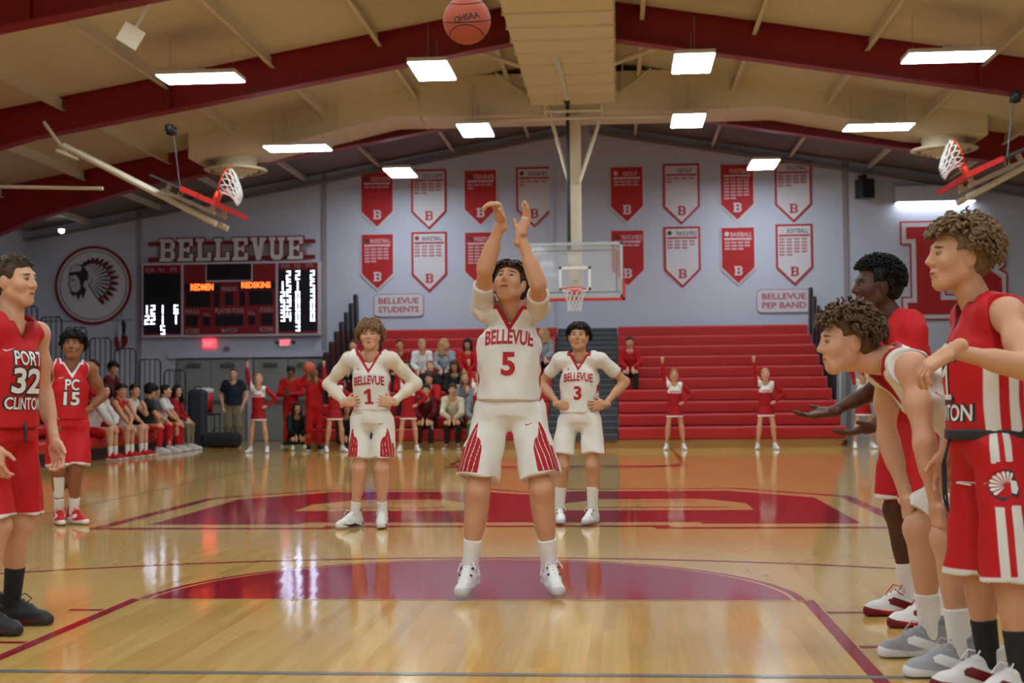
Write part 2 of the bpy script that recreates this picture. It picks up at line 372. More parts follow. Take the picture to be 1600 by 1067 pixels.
for x, z in ((-6.85, -.64), (7.15, -.56)):
    MB().lathe([(.42, .05), (.42, -.20)], (x, -.05, z), 28).obj('duct_drop', M_duct, xd, True)
    pr = [(.42, -.17), (.63, -.20), (.64, -.215), (.55, -.25), (.50, -.24)]
    df = MB().lathe(pr, (x, -.05, z), 32).obj('diffuser_ring', M_duct, xd, True)
    for r_, zz in ((.46, -.29), (.36, -.32), (.26, -.35)): MB().lathe([(r_, zz+.07), (r_-.06, zz), (r_-.085, zz+.005), (r_-.03, zz+.075)], (x, -.05, z), 28).obj('diffuser_cone', M_cream, df, True)
    MB().lathe([(0, -.20), (.47, -.19)], (x, -.05, z), 28).obj('diffuser_throat', M_dgrey, df)
    MB().lathe([(.17, -.30), (.16, -.37), (0, -.375)], (x, -.05, z), 24).obj('diffuser_hub', M_cream, df, True)
# ---- doors in the end wall
M_door = mat('door_grey', srgb(140, 142, 144), .6, noise=.04); M_frame = mat('door_frame_grey', srgb(112, 112, 116), .6); M_alu = mat('brushed_metal', srgb(120, 118, 116), .4, .6)
for n, (x0, x1) in enumerate(((-9.92, -8.16), (-8.02, -6.28))):
    dr = MB().box(x0, x1, YW-.05, YW-.02, 0, 2.02).obj('door_%d' % (n+1), M_frame, kind='structure')
    xm = (x0+x1)/2
    for a, b in ((x0+.05, xm-.008), (xm+.008, x1-.05)):
        lf = MB().box(a, b, YW-.085, YW-.05, .01, 1.96).obj('door_leaf', M_door, dr)
        MB().box(a+.08, b-.08, YW-.16, YW-.12, .93, 1.0).box(a+.10, a+.16, YW-.12, YW-.085, .94, .99).box(b-.16, b-.10, YW-.12, YW-.085, .94, .99).obj('panic_bar', M_alu, lf)
        c = (a+b)/2; MB().box(c-.17, c+.17, YW-.15, YW-.085, 1.80, 1.88).tube([(c+.1, YW-.12, 1.88), (c-.1, YW-.2, 1.93)], .012, 6).obj('door_closer', M_alu, lf)
# ================================================================ BLEACHERS
M_seat = mat('bleacher_red', srgb(186, 24, 28), .42, noise=.08, nscale=3)
M_wood = mat('kick_board_wood', srgb(176, 128, 66), .4, noise=.15, nscale=6)
M_step = mat('aisle_step_grey', (.045, .05, .06, 1), .55); M_nose = mat('step_nosing', (.28, .30, .33, 1), .5)
bl_e = empty('bleachers', 'red stepped end-wall bleachers with a dark central aisle', 'bleachers', (0, 19.35, 0))
for i in range(10):
    y = i*.55; z = .41+i*.245
    prof = [(y, z-.236), (y-.014, z-.22), (y-.022, z-.04), (y-.012, z-.01), (y+.02, z), (y+.30, z), (y+.30, z-.05), (y+.06, z-.06), (y+.04, z-.236)]
    for x0, x1 in ((-5.3, -.62), (.80, 5.15)):
        MB().prism(prof, 0, x0, x1).obj('seat_row', M_seat, bl_e)
        MB().box(x0, x1, y+.04, y+.52, z-.25, z-.238).obj('foot_deck', M_dgrey, bl_e)
    for j in range(2):
        zz = z-.245+j*.1225; yy = y-.05+j*.26
        st = MB().box(-.60, .78, yy, yy+.45, zz-.02, zz+.1).obj('aisle_step', M_step, bl_e)
        MB().box(-.60, .78, yy-.012, yy+.05, zz+.10, zz+.108).obj('step_nosing', M_nose, st)
    if i > 0:
        for x, s in ((-5.42, -1), (5.27, 1)):
            if s > 0 and i < 3: continue
            MB().prism([(y+.30, z-.25), (y+.56, z-.25), (y+.46, z+.80), (y+.40, z+.86), (y+.18, z+.86), (y+.12, z+.80)], 0, x-.03, x+.03).obj('end_panel', M_black, bl_e)
            MB().tube([(x+.07*s, y+.10, z-.25), (x+.07*s, y-.05, z+.6)], .018, 6).obj('end_post', M_white, bl_e)
MB().box(-5.3, 5.15, .03, .07, .0, .165).obj('kick_board', M_wood, bl_e)
MB().box(-5.3, 5.15, .10, 5.5, .0, .15).obj('under_frame', M_black, bl_e)
MB().prism([(.3, .15), (5.5, 2.25), (5.5, 0), (.3, 0)], 0, -5.30, -5.26).obj('end_skirt', M_dgrey, bl_e); MB().prism([(.3, .15), (5.5, 2.25), (5.5, 0), (.3, 0)], 0, 5.11, 5.15).obj('end_skirt', M_dgrey, bl_e)
sb_e = empty('bleachers', 'red stepped side bleachers with black guard rails behind the team bench', 'bleachers', (-8.2, 0, 0))
for i in range(8):
    x = -i*.53; z = .41+i*.225
    MB().prism([(x, z-.2), (x+.04, z-.15), (x+.045, z-.05), (x+.02, z-.01), (x-.02, z), (x-.30, z), (x-.30, z-.05), (x-.04, z-.2)], 1, 7.0, 20.2).obj('seat_row', M_seat, sb_e)
    MB().box(x-.56, x-.03, 7.0, 20.2, z-.24, z-.215).obj('foot_deck', M_dgrey, sb_e)
    rl = MB(); t = 1.64+i*.228; xr = x+.05
    rl.tube([(xr, 20.25, t-1.25), (xr, 20.25, t-.06), (xr-.05, 20.25, t), (xr-.40, 20.25, t), (xr-.45, 20.25, t-.06), (xr-.45, 20.25, t-1.25)], .018, 6)
    for q in (.12, .23, .34): rl.tube([(xr-q, 20.25, t), (xr-q, 20.25, t-1.25)], .011, 6)
    rl.tube([(xr, 20.25, t-1.2), (xr-.45, 20.25, t-1.2)], .014, 6)
    rl.obj('guard_rail', M_black, sb_e)
MB().box(-4.2, -.06, 7.05, 20.15, 0, .19).obj('under_frame', M_black, sb_e)
MB().prism([(-.3, .19), (-4.2, 1.85), (-4.2, .19)], 1, 20.1, 20.14).obj('end_skirt', M_dgrey, sb_e)
# ================================================================ BANNERS
M_bred = mat('banner_red', srgb(176, 24, 34), .7, noise=.05, nscale=4); M_bwh = mat('banner_white', srgb(204, 202, 212), .7, noise=.03, nscale=4)
M_ink = mat('banner_ink_dark', srgb(70, 60, 74), .8); M_prt = mat('banner_ink_pale', srgb(214, 186, 194), .8); M_prr = mat('banner_ink_red', srgb(170, 60, 76), .8)
def banner(x, ztop, red, title, rows, icon):
    yb = YW-.03; w, h, pt = (.76, 1.31, .37) if red else (.86, 1.45, .42)
    e = empty('banner', '%s pennant-shaped wall banner titled %s with a letter B at its point' % ('red' if red else 'white red-bordered', title), 'banner', (x, yb, ztop), 'sports banners on the end wall')
    def shape(w, h, pt, y, th, m=0): return MB().prism([(-w/2+m, -m), (w/2-m, -m), (w/2-m, -(h-pt)-m*-.4), (0, -h+m*1.25), (-w/2+m, -(h-pt)-m*-.4)], 1, y, y+th)
    if red:
        shape(w+.07, h+.08, pt+.02, 0, .008).obj('backing', M_bwh, e); e.children[-1].location.z = .02
        shape(w, h, pt, -.010, .009).obj('cloth', M_bred, e)
    else:
        shape(w, h, pt, 0, .010).obj('border', M_bred, e); shape(w, h, pt, -.008, .007, .05).obj('cloth', M_bwh, e)
    fy = -.013; c1 = M_prt if red else M_ink; c2 = M_prt if red else M_prr
    tw = min(.5, .085*len(title)); flat(MB(), text2d(title, tw, .105, .015), (.08 if len(title) < 12 else .1, fy, -.16)).obj('title', c1, e, kind='stuff')
    mb = MB(); mb.add([(-w*.34+.055*math.cos(a), fy, -.15+.055*math.sin(a)) for a in np.linspace(0, 2*math.pi, 16, endpoint=False)], [tuple(range(16))]); mb.obj('emblem', icon, e)
    bw = w*.43; MB().add([(-bw, fy, -.245), (bw, fy, -.245), (bw-.02, fy, -.295), (0, fy, -.285), (-bw+.02, fy, -.295)], [(0, 1, 2, 3, 4)]).obj('stripe', c2, e)
    mb = MB(); n = 0
    for r in range(7):
        for c in range(4):
            if n >= rows: break
            xx = -bw+.02+c*(2*bw-.04)/4; zz = -.33-r*.075
            for dgt in range(4): mb.add([(xx+dgt*.032, fy, zz), (xx+dgt*.032+.024, fy, zz), (xx+dgt*.032+.024, fy, zz-.042), (xx+dgt*.032, fy, zz-.042)], [(0, 1, 2, 3)])
            n += 1
    mb.obj('year_list', c2, e, kind='stuff')
    flat(MB(), block_word('B', .19, .22), (0, fy, -h+.29+(.0 if red else .04))).obj('letter', M_bwh if red else M_bred, e)
orange = mat('icon_orange', srgb(150, 60, 50), .8)
for x, z, red, t, n, ic in ((-4.96, 6.45, 1, 'CROSS COUNTRY', 4, M_ink), (-3.70, 6.5, 0, 'CROSS COUNTRY', 14, M_ink), (-2.45, 6.45, 1, 'TENNIS', 5, M_ink), (-1.16, 6.5, 0, 'TENNIS', 5, M_ink), (1.05, 6.45, 1, 'GOLF', 8, M_prt), (2.34, 6.5, 0, 'GOLF', 5, M_prt), (3.65, 6.45, 1, 'FOOTBALL', 26, M_bred), (4.96, 6.5, 0, 'VOLLEYBALL', 14, M_prt),
        (-4.96, 4.95, 1, 'BASKETBALL', 18, M_ink), (-3.70, 4.99, 0, 'BASKETBALL', 16, orange), (-2.45, 4.95, 1, 'WRESTLING', 24, M_ink), (1.05, 4.93, 1, 'TRACK & FIELD', 5, M_ink), (2.34, 5.0, 0, 'TRACK & FIELD', 11, M_ink), (3.65, 4.95, 1, 'BASEBALL', 11, M_bwh), (4.96, 5.01, 0, 'SOFTBALL', 22, M_prt)):
    banner(x, z, red, t, n, ic)
def rrect(w, h, r, n=6):
    return [(sx*(w/2-r)+r*math.cos(math.radians(a0+90*i/n)), sz*(h/2-r)+r*math.sin(math.radians(a0+90*i/n))) for sx, sz, a0 in ((1, 1, 0), (-1, 1, 90), (-1, -1, 180), (1, -1, 270)) for i in range(n+1)]
for x, z, l2, w in ((-4.45, 3.23, 'STUDENTS', 1.22), (4.70, 3.20, 'PEP BAND', 1.28)):
    e = empty('wall_sign', 'white rounded wall sign reading BELLEVUE %s' % l2, 'sign', (x, YW-.03, z))
    MB().prism(rrect(w, .56, .12), 1, -.004, .012).obj('border', mat('sign_border', srgb(150, 120, 140), .7), e); MB().prism(rrect(w-.035, .525, .105), 1, -.009, 0).obj('panel', M_bwh, e)
    M_sl = mat('sign_ink', srgb(172, 84, 98), .7)
    flat(MB(), text2d('BELLEVUE', w*.80, .145, .025), (0, -.013, .11)).obj('lettering', M_sl, e); flat(MB(), text2d(l2, w*.80, .145, .025), (0, -.013, -.10)).obj('lettering', M_sl, e)
# ================================================================ SCOREBOARD
sc = empty('scoreboard', 'dark red electronic scoreboard with lit white player numbers and orange team names', 'scoreboard', (-8.52, YW-.22, 3.43))
SW, SH = 4.34, 1.74
def bx(zx): return (zx-95)/1410*SW-SW/2
def bz(zy): return SH/2-(zy-278)/572*SH
M_sred = mat('scoreboard_red', srgb(128, 14, 24), .5); M_sblk = mat('scoreboard_black', (.008, .008, .014, 1), .3); M_sfr = mat('scoreboard_trim', srgb(200, 190, 205), .5); M_stx = mat('scoreboard_print', srgb(176, 150, 160), .6)
M_led = mat('led_white', (.80, .86, 1, 1), .5, emit=2.6); M_ledo = mat('led_orange', (1, .16, .03, 1), .5, emit=2.2)
MB().box(-SW/2-.03, SW/2+.03, 0, .2, -SH/2-.03, SH/2+.03).obj('cabinet', M_sfr, sc)
for a, b in ((100, 405), (425, 1163), (1183, 1495)): MB().box(bx(a), bx(b), -.012, .0, -SH/2+.02, SH/2-.02).obj('face_panel', M_sred, sc)
def blk(a, b, c, d, name='display'): return MB().box(bx(a), bx(b), -.018, -.012, bz(d), bz(c)).obj(name, M_sblk, sc)
blk(103, 402, 352, 832); blk(1187, 1492, 340, 825)
MB().box(bx(603), bx(978), -.02, -.012, bz(425), bz(276)).obj('display_frame', M_sfr, sc); MB().box(bx(612), bx(969), -.026, -.02, bz(414), bz(284)).obj('display', M_sblk, sc)
for q in ((430, 720, 440, 498), (870, 1158, 430, 492), (445, 640, 505, 625), (668, 715, 505, 625), (760, 825, 515, 610), (875, 918, 505, 620), (948, 1140, 500, 615), (445, 540, 690, 775), (583, 635, 700, 775), (682, 905, 690, 775), (948, 1000, 700, 770), (1047, 1137, 685, 775)): blk(*q)
def stext(s, zx, zy, wpx, hpx, mt=M_stx, y=-.024, bold=.01): flat(MB(), text2d(s, wpx/1410*SW, hpx/572*SH, bold), (bx(zx), y, bz(zy))).obj('lettering', mt, sc)
for s, zx, zy, wp in (('PLYR', 155, 326, 66), ('FLS', 250, 325, 45), ('PTS', 345, 324, 50), ('PLYR', 1243, 309, 66), ('FLS', 1338, 308, 45), ('PTS', 1433, 307, 52)): stext(s, zx, zy, wp, 32)
for s, zx, zy, wp, hp in (('PERIOD', 792, 485, 125, 33), ('FOULS', 495, 660, 108, 34), ('PLAYER FOUL', 797, 656, 232, 36), ('FOULS', 1091, 653, 108, 34), ('T.O.L.', 610, 685, 60, 26), ('T.O.L.', 972, 681, 62, 26), ('SCORE', 497, 816, 110, 36), ('MATCH', 792, 813, 118, 34), ('SCORE', 1088, 809, 112, 36)): stext(s, zx, zy, wp, hp)
stext('REDMEN', 575, 466, 182, 52, M_ledo, -.03, .03); stext('REDSKINS', 1007, 456, 232, 48, M_ledo, -.03, .03)
SEG = {'0': 'abcdef', '1': 'bc', '2': 'abged', '3': 'abgcd', '4': 'fgbc', '5': 'afgcd', '6': 'afgedc'}
def digit(ch, zx, zy, w=.10, h=.215):
    mb = MB(); t = .027; x = bx(zx); z = bz(zy); W, Hh = w/2, h/2
    R = {'a': (-W, W, Hh-t, Hh), 'd': (-W, W, -Hh, -Hh+t), 'g': (-W, W, -t/2, t/2), 'f': (-W, -W+t, 0, Hh), 'b': (W-t, W, 0, Hh), 'e': (-W, -W+t, -Hh, 0), 'c': (W-t, W, -Hh, 0)}
    if ch == '1': R = {'b': (-t/2, t/2, 0, Hh), 'c': (-t/2, t/2, -Hh, 0)}
    for s in SEG[ch]:
        a, b, c, d_ = R[s]; mb.box(x+a, x+b, -.028, -.018, z+c, z+d_)
    mb.obj('led_digit', M_led, sc)
for row, zy in (('12,1,6', 640), ('22,1,1', 722), (',5,', 803)):
    for s, zx in zip(row.split(','), (155, 258, 365)):
        for k, ch in enumerate(s): digit(ch, zx+(k-(len(s)-1)/2)*48, zy)
for row, zy in (('2,2,2', 384), ('15,1,5', 467), ('25,0,3', 548), ('32,0,0', 628), ('34,0,0', 712), (',3,', 790)):
    for s, zx in zip(row.split(','), (1243, 1338, 1455)):
        for k, ch in enumerate(s): digit(ch, zx+(k-(len(s)-1)/2)*48+(22 if len(s) == 1 and zx == 1243 else 0), zy)
# letters above the scoreboard
ls = empty('letter_sign', 'white block letters BELLEVUE with red outlines mounted above the scoreboard', 'sign', (-8.52, YW-.15, 4.64))
for z in (.17, -.21): MB().box(-2.06, 2.06, -.0, .05, z-.045, z+.045).obj('mounting_rail', M_sred, ls)
MB().box(-1.85, 1.85, .05, .07, -.20, .16).obj('grille', mat('grille_grey', srgb(150, 140, 150), .7), ls)
for i, ch in enumerate('BELLEVUE'):
    x = -1.58+i*.452
    gv, gf = block_word(ch, .38, .55)
    for sc_, mt, y in ((1.0, M_bwh, -.05), (1.18, M_sred, -.02)):
        mb = MB()
        for j, f in enumerate(gf):
            pts = gv[list(f)]; c = (pts.min(0)+pts.max(0))/2
            if sc_ > 1: pts = pts+np.sign(pts-c)*.03
            mb.prism([tuple(p_) for p_ in pts], 1, y-.0004*j, y+.03)
        o = mb.obj('letter' if sc_ == 1 else 'letter_outline', mt, ls); o.location = (x, 0, 0)
# exit signs, wall speaker
for x, lit in ((-9.1, 1), (-7.22, 0)):
    e = empty('exit_sign', 'red lit EXIT sign %s' % ('with a plain box over the left pair of doors' if lit else 'with two side lamps over the right pair of doors'), 'exit sign', (x, YW-.06, 2.37))
    MB().box(-.16, .16, 0, .06, -.11, .11).obj('box', M_white if not lit else mat('exit_red', (1, .06, .08, 1), .5, emit=1.5), e)
    flat(MB(), text2d('EXIT', .24, .13, .03), (0, -.006, .0)).obj('lettering', mat('exit_letters', (1, .10, .14, 1), .5, emit=2.2), e)
    if not lit:
        for s in (-1, 1): MB().lathe([(0, -.03), (.04, -.03), (.05, .03), (0, .03)], (s*.2, .02, 0), 12).obj('side_lamp', M_dgrey, e)
MB().lathe([(0, -.02), (.06, -.02), (.075, .02), (.05, .03), (0, .03)], (0, 0, 0), 18).obj('wall_speaker', mat('speaker_grey', srgb(120, 116, 140), .6), label='small round grey wall speaker between the exit signs', cat='speaker')
o = bpy.data.objects['wall_speaker']; o.location = (-8.66, YW-.04, 2.22); o.rotation_euler.x = math.pi/2
# ================================================================ EMBLEM DISC
em = empty('emblem_disc', 'round white wall emblem with red ring and a feathered headdress profile', 'emblem', (-12.0, YW-.04, 3.83))
def disc(r0, r1, y, mt, name, n=64):
    mb = MB()
    for i in range(n):
        a, b = 2*math.pi*i/n, 2*math.pi*(i+1)/n
        mb.add([(q*math.cos(t), yy, q*math.sin(t)) for yy in (y, y+.012) for q, t in ((r0, a), (r1, a), (r1, b), (r0, b))], [(0, 1, 2, 3), (1, 5, 6, 2)])
    mb.obj(name, mt, em)
disc(0, .96, .0, M_bwh, 'disc'); disc(.90, .97, -.012, M_sred, 'outer_ring'); disc(.825, .85, -.006, mat('ring_grey', srgb(110, 110, 130), .7), 'inner_ring')
M_inkb = mat('emblem_ink', srgb(36, 34, 52), .8); M_fe = mat('emblem_feather', srgb(188, 184, 196), .8)
def feather(a, L, wd, o, tip, y):
    d = np.array([math.cos(a), math.sin(a)]); n = np.array([-d[1], d[0]]); o = np.array(o)
    P = lambda t, s: tuple((o+d*L*t+n*wd*s)); q = lambda pts, mt, nm, yy: MB().add([(x, yy, z) for x, z in pts], [tuple(range(len(pts)))]).obj(nm, mt, em)
    q([P(.16, -.6), P(.74, -.8), P(.9, -.65), P(1.02, 0), P(.9, .65), P(.74, .8), P(.16, .6)], M_inkb, 'feather_outline', y)
    q([P(.18, -.25), P(.72, -.45), P(.72, .45), P(.18, .25)], M_fe, 'feather', y-.002)
    q([P(.73, -.5), P(.88, -.4), P(.97, 0), P(.88, .4), P(.73, .5)], tip, 'feather_tip', y-.002)
for i in range(15):
    a = math.radians(108-i*11.6); feather(a, .42+.34*min(1, i/7)+(.06 if i > 8 else 0)-.02*max(0, i-11), .068, (-.16, .14), M_inkb if i < 3 else M_sred, -.010-.0008*i)
pl = lambda pts, mt, nm, y: MB().add([(x, y, z) for x, z in pts], [tuple(range(len(pts)))]).obj(nm, mt, em)
pl([(-.61, .28), (-.56, .46), (-.42, .53), (-.25, .49), (-.12, .32), (-.12, .04), (-.20, -.20), (-.24, -.34), (-.30, -.20), (-.36, -.36), (-.43, -.22), (-.50, -.26), (-.575, -.15), (-.59, -.02), (-.635, .04), (-.59, .14)], M_inkb, 'head_outline', -.024)
pl([(-.575, .24), (-.42, .26), (-.34, .14), (-.31, -.08), (-.42, -.17), (-.545, -.13), (-.56, -.03), (-.605, .04), (-.57, .12)], M_fe, 'face', -.026)
pl([(-.585, .33), (-.54, .45), (-.42, .51), (-.28, .46), (-.30, .36), (-.44, .34)], M_fe, 'headband', -.026)
pl([(-.55, .15), (-.46, .16), (-.46, .13), (-.54, .11)], M_inkb, 'brow', -.028); pl([(-.55, -.03), (-.49, -.02), (-.49, -.04)], M_inkb, 'mouth', -.028)
pl([(-.22, .10), (-.14, .14), (-.11, .02), (-.17, -.10), (-.24, -.02)], M_fe, 'side_tassel', -.026)
ft = empty('feather_ornament', 'hanging cluster of red, white and black painted feathers below the round emblem', 'ornament', (-11.28, YW-.05, 3.02))
for dx, dz, L, wd, mt, rot in ((-.08, -.06, .62, .10, M_bwh, -.12), (.06, -.04, .55, .12, M_inkb, .16), (-.14, -.42, .42, .09, M_sred, -.15), (.12, -.40, .38, .11, M_sred, .2), (-.02, -.10, .5, .07, M_bwh, .03)):
    pts = [(0, 0), (wd*.6, -L*.2), (wd*.75, -L*.55), (wd*.3, -L*.9), (0, -L), (-wd*.35, -L*.85), (-wd*.6, -L*.5), (-wd*.5, -L*.2)]
    o = MB().prism(pts, 1, -.01, .0).obj('feather', mt, ft); o.location = (dx, -.01*len(ft.children), dz); o.rotation_euler.y = rot
MB().tube([(0, 0, 0), (.0, 0, .18)], .008, 6).obj('cord', M_black, ft)
# ================================================================ BIG B SIGN with picture light
bs = empty('letter_sign', 'huge red wall letter B with white and red outlines under a picture light', 'sign', (8.62, YW-.03, 3.86))
gv, gf = block_word('B', 1, 1)
for grow, mt, y, nm in ((.14, M_bred, -.004, 'outer_outline'), (.10, M_bwh, -.014, 'inner_outline'), (0, M_bred, -.026, 'letter')):
    mb = MB()
    for i, f in enumerate(gf):
        pts = gv[list(f)]*np.array([2.15, 2.05]); c = (pts.min(0)+pts.max(0))/2; pts = pts+np.sign(pts-c)*grow
        mb.prism([tuple(p_) for p_ in pts], 1, y-.0004*i, y+.012)
    mb.obj(nm, mt, bs)
pli = empty('picture_light', 'long white wall light box washing light down over the big B', 'light', (8.2, YW-.30, 5.45))
MB().box(-.92, .92, 0, .29, 0, .36).obj('housing', M_wall, pli)
MB().box(-.88, .88, .03, .27, -.012, 0).obj('diffuser', mat('wall_washer', (.86, .92, 1, 1), .5, emit=7), pli)
# ================================================================ MAIN BASKET
M_pad = mat('pad_red', srgb(205, 38, 34), .5); M_rim = mat('rim_orange', srgb(222, 62, 30), .4); M_glass = mat('backboard_glass', (.86, .92, .92, 1), .03, trans=1, spec=.4)
hp = empty('basketball_hoop', 'glass backboard with red padding hung on a white mast at the far end', 'basketball hoop', (0, 18.6, 2.896))
g = MB().box(-.90, .90, 0, .012, .01, 1.057).obj('glass', mat('board_glass', (.80, .86, .88, 1), .05, alpha=.16), hp)
fr = MB()
for q in ((-.915, .915, -.012, .03, 0, .055), (-.915, .915, -.012, .03, 1.015, 1.067), (-.915, -.865, -.012, .03, 0, 1.067), (.865, .915, -.012, .03, 0, 1.067)): fr.box(*q)
fr.obj('board_frame', mat('frame_alu', srgb(176, 186, 188), .4), hp)
MB().box(-.80, .80, .05, .09, .90, .93).box(-.86, .86, .05, .09, .10, .13).box(.78, .81, .05, .09, .1, .93).obj('rear_frame', M_black, hp)
tg = MB()
for q in ((-.305, .305, -.004, 0, .15, .20), (-.305, .305, -.004, 0, .555, .605), (-.305, -.255, -.004, 0, .15, .605), (.255, .305, -.004, 0, .15, .605)): tg.box(*q)
tg.obj('target_square', mat('target_white', (.85, .88, .9, 1), .5), hp)
pd = MB().box(-.95, .95, -.03, .04, -.055, .0).box(-.955, -.905, -.03, .04, -.05, .36).box(.905, .955, -.03, .04, -.05, .36); pd.obj('edge_padding', M_pad, hp)
def rim(parent, c, axis_z=True):
    mb = MB(); mb.tube([(c[0]+.2286*math.cos(a), c[1]+.2286*math.sin(a), c[2]) for a in np.linspace(0, 2*math.pi, 33)], .011, 8, cap=False)
    mb.box(c[0]-.09, c[0]+.09, c[1]+.22, c[1]+.38, c[2]-.10, c[2]+.012); mb.prism([(c[0]-.07, c[1]+.05+.18), (c[0]+.07, c[1]+.05+.18), (c[0]+.05, c[1]+.18), (c[0]-.05, c[1]+.18)], 2, c[2]-.03, c[2])
    rm = mb.obj('rim', M_rim, parent, True)
    nt = MB(); n = 12
    lv = [(.222, -.01), (.20, -.08), (.165, -.17), (.14, -.26), (.125, -.34), (.13, -.42)]
    for k in range(n):
        for s in (1, -1):
            nt.tube([(c[0]+r*math.cos(2*math.pi*(k+s*.5*i)/n), c[1]+r*math.sin(2*math.pi*(k+s*.5*i)/n), c[2]+z) for i, (r, z) in enumerate(lv)], .006, 5, cap=False)
    nt.obj('net', M_net, parent)
rim(hp, (0, -.38, .154))
ms = MB().box(-.13, .13, .20, .42, .25, 3.55); ms.box(-.06, .06, .03, .25, .35, .75).obj('mast', M_cream, hp)
MB().tube([(-.11, .12, 3.9), (-.11, .14, 1.2), (-.11, .14, .92)], .035, 8).obj('black_strut', M_black, hp)
fm = MB()
for a, b in (((-.55, .1, 3.95), (-.10, .2, 2.25)), ((.55, .1, 3.55), (.10, .2, 2.25)), ((-.55, .1, 3.95), (-.55, .1, 3.45)), ((.55, .1, 3.95), (.55, .1, 3.45)), ((-.6, .1, 3.82), (.6, .1, 3.82)), ((-.55, .1, 3.62), (.55, .1, 3.62)), ((-2.1, .1, 3.48), (2.05, .1, 3.48)), ((-.9, .1, 3.98), (.9, .1, 3.98))): fm.tube([a, b], .035, 8)
fm.obj('hanging_frame', M_cream, hp)
MB().tube([(-.14, -3.6, 3.72), (-.11, -.15, 3.78)], .05, 10).tube([(-.14, -3.62, 3.72), (-.14, -3.66, 3.72)], .055, 10).obj('folding_strut', M_white, hp); MB().tube([(-.115, -.3, 3.78), (-.11, .1, 3.76)], .06, 10).obj('strut_collar', M_black, hp)
for s in (-1, 1): MB().tube([(s*.62, -2.6, 3.80), (s*1.9, -2.2, 4.35)], .045, 8).obj('roof_brace', M_cream, hp); MB().tube([(s*.95, .1, 4.0), (s*1.5, .1, 4.4)], .022, 6).tube([(s*.95, .1, 3.98), (s*.95, .1, 4.5)], .02, 6).obj('roof_brace', M_cream, hp)
MB().lathe([(0, -.09), (.07, -.07), (.09, 0), (.07, .07), (0, .09)], (.05, .05, 3.83), 12).obj('motor', M_white, hp, True)
# ================================================================ FOLDED SIDE BASKETS
def side_hoop(s, loc):
    e = empty('basketball_hoop', 'folded-up side basket with red padding hanging under the roof, %s' % ('near the scoreboard side wall' if s < 0 else 'on the big letter B side'), 'basketball hoop', loc)
    # board folded: plane tilted, seen edge-on; local x across hall, towards court centre = -s
    R = Matrix.Rotation(-s*math.radians(24), 4, 'Y')
    def add(mb, nm, mt, sm=False):
        o = mb.obj(nm, mt, e, sm); o.matrix_local = R; return o
    q = -s
    def bx_(x0, x1, *r): return (min(q*x0, q*x1), max(q*x0, q*x1))+r
    add(MB().box(*bx_(-.55, .52, -.9, .9, .0, .03)), 'board', M_dgrey)
    add(MB().box(*bx_(.30, .60, -.92, .92, -.03, .05)).box(*bx_(.0, .3, -.95, -.9, -.03, .05)), 'edge_padding', M_pad)
    [add(MB().box(*bx_(-.5, .45, y0-.04, y0+.04, -.16, -.10)).box(*bx_(-.45, -.38, y0-.03, y0+.03, -.12, 0)).box(*bx_(.35, .42, y0-.03, y0+.03, -.12, 0)), 'support_frame', M_white) for y0 in (-.31, .31)]
    [add(MB().tube([(q*-2.3, y0, -.10), (q*.55, y0, -.28)], .05, 8), 'boom', M_cream) for y0 in (-.32, .32)]
    mb = MB(); c = (q*.30, 0, .42)
    mb.tube([(c[0]+.0, c[1]+.2286*math.cos(a), c[2]+.2286*math.sin(a)) for a in np.linspace(0, 2*math.pi, 33)], .011, 8, cap=False); mb.box(c[0]-.05, c[0]+.02, -.09, .09, .03, .22)
    add(mb, 'rim', M_rim, True)
    nt = MB(); n = 12
    for k in range(n):
        for t in (1, -1):
            nt.tube([(c[0]+q*(.005+.085*i), r*math.cos(2*math.pi*(k+t*.5*i)/n), c[2]-.035*i*i*.35+r*math.sin(2*math.pi*(k+t*.5*i)/n)) for i, r in enumerate((.222, .19, .15, .125, .10))], .008, 5, cap=False)
    add(nt, 'net', M_net)
    o = MB().tube([(q*-.3, 0, .05), (q*-.42, 0, 1.05)], .012, 6).obj('hoist_cable', M_black, e)
    MB().lathe([(0, -.09), (.09, -.06), (.09, .06), (0, .09)], (q*-.45, 0, 1.1), 12).lathe([(0, -.07), (.07, -.05), (.07, .05), (0, .07)], (q*-.45, -.12, 1.12), 12).obj('hoist_winch', M_black, e, True)
    MB().tube([(q*-3.4, 0, .25), (q*-1.6, 0, .18)], .03, 8).obj('side_brace', M_cream, e); MB().tube([(q*-2.2, -.4, .75), (q*-2.2, .4, .75)], .03, 8).tube([(q*-2.2, 0, .75), (q*-2.6, 0, 1.3)], .03, 8).obj('roof_hanger', M_cream, e)
side_hoop(-1, (-5.95, 14.2, 4.32)); side_hoop(1, (6.55, 14.2, 4.5))
# small ceiling things
for x, y, z, nm, lb in ((-5.35, 9.55, 5.75, 'speaker_box', 'square cream loudspeaker box hung on the roof beam'),):
    e = MB().box(-.14, .14, -.14, .14, -.16, .10).box(-.02, .02, -.02, .02, .1, .5).obj(nm, M_cream, label=lb, cat='speaker'); e.location = (x, y, z); e.rotation_euler = (.3, .5, .5)
e = MB().box(-.16, .16, -.16, .16, -.22, .22).box(-.05, .05, -.02, .18, .2, .34).obj('loudspeaker', M_black, label='black box loudspeaker mounted high beside the white banners', cat='speaker'); e.location = (6.55, 24.6, 5.75); e.rotation_euler.z = .4
e = MB().lathe([(0, -.05), (.06, -.02), (.07, .05), (0, .06)], (0, 0, 0), 12).obj('spot_lamp', mat('spot_lamp', (1, 1, 1, 1), .4, emit=6), label='small bright round lamp under the roof edge by the corner', cat='light'); e.location = (-12.4, 24.0, 5.05)
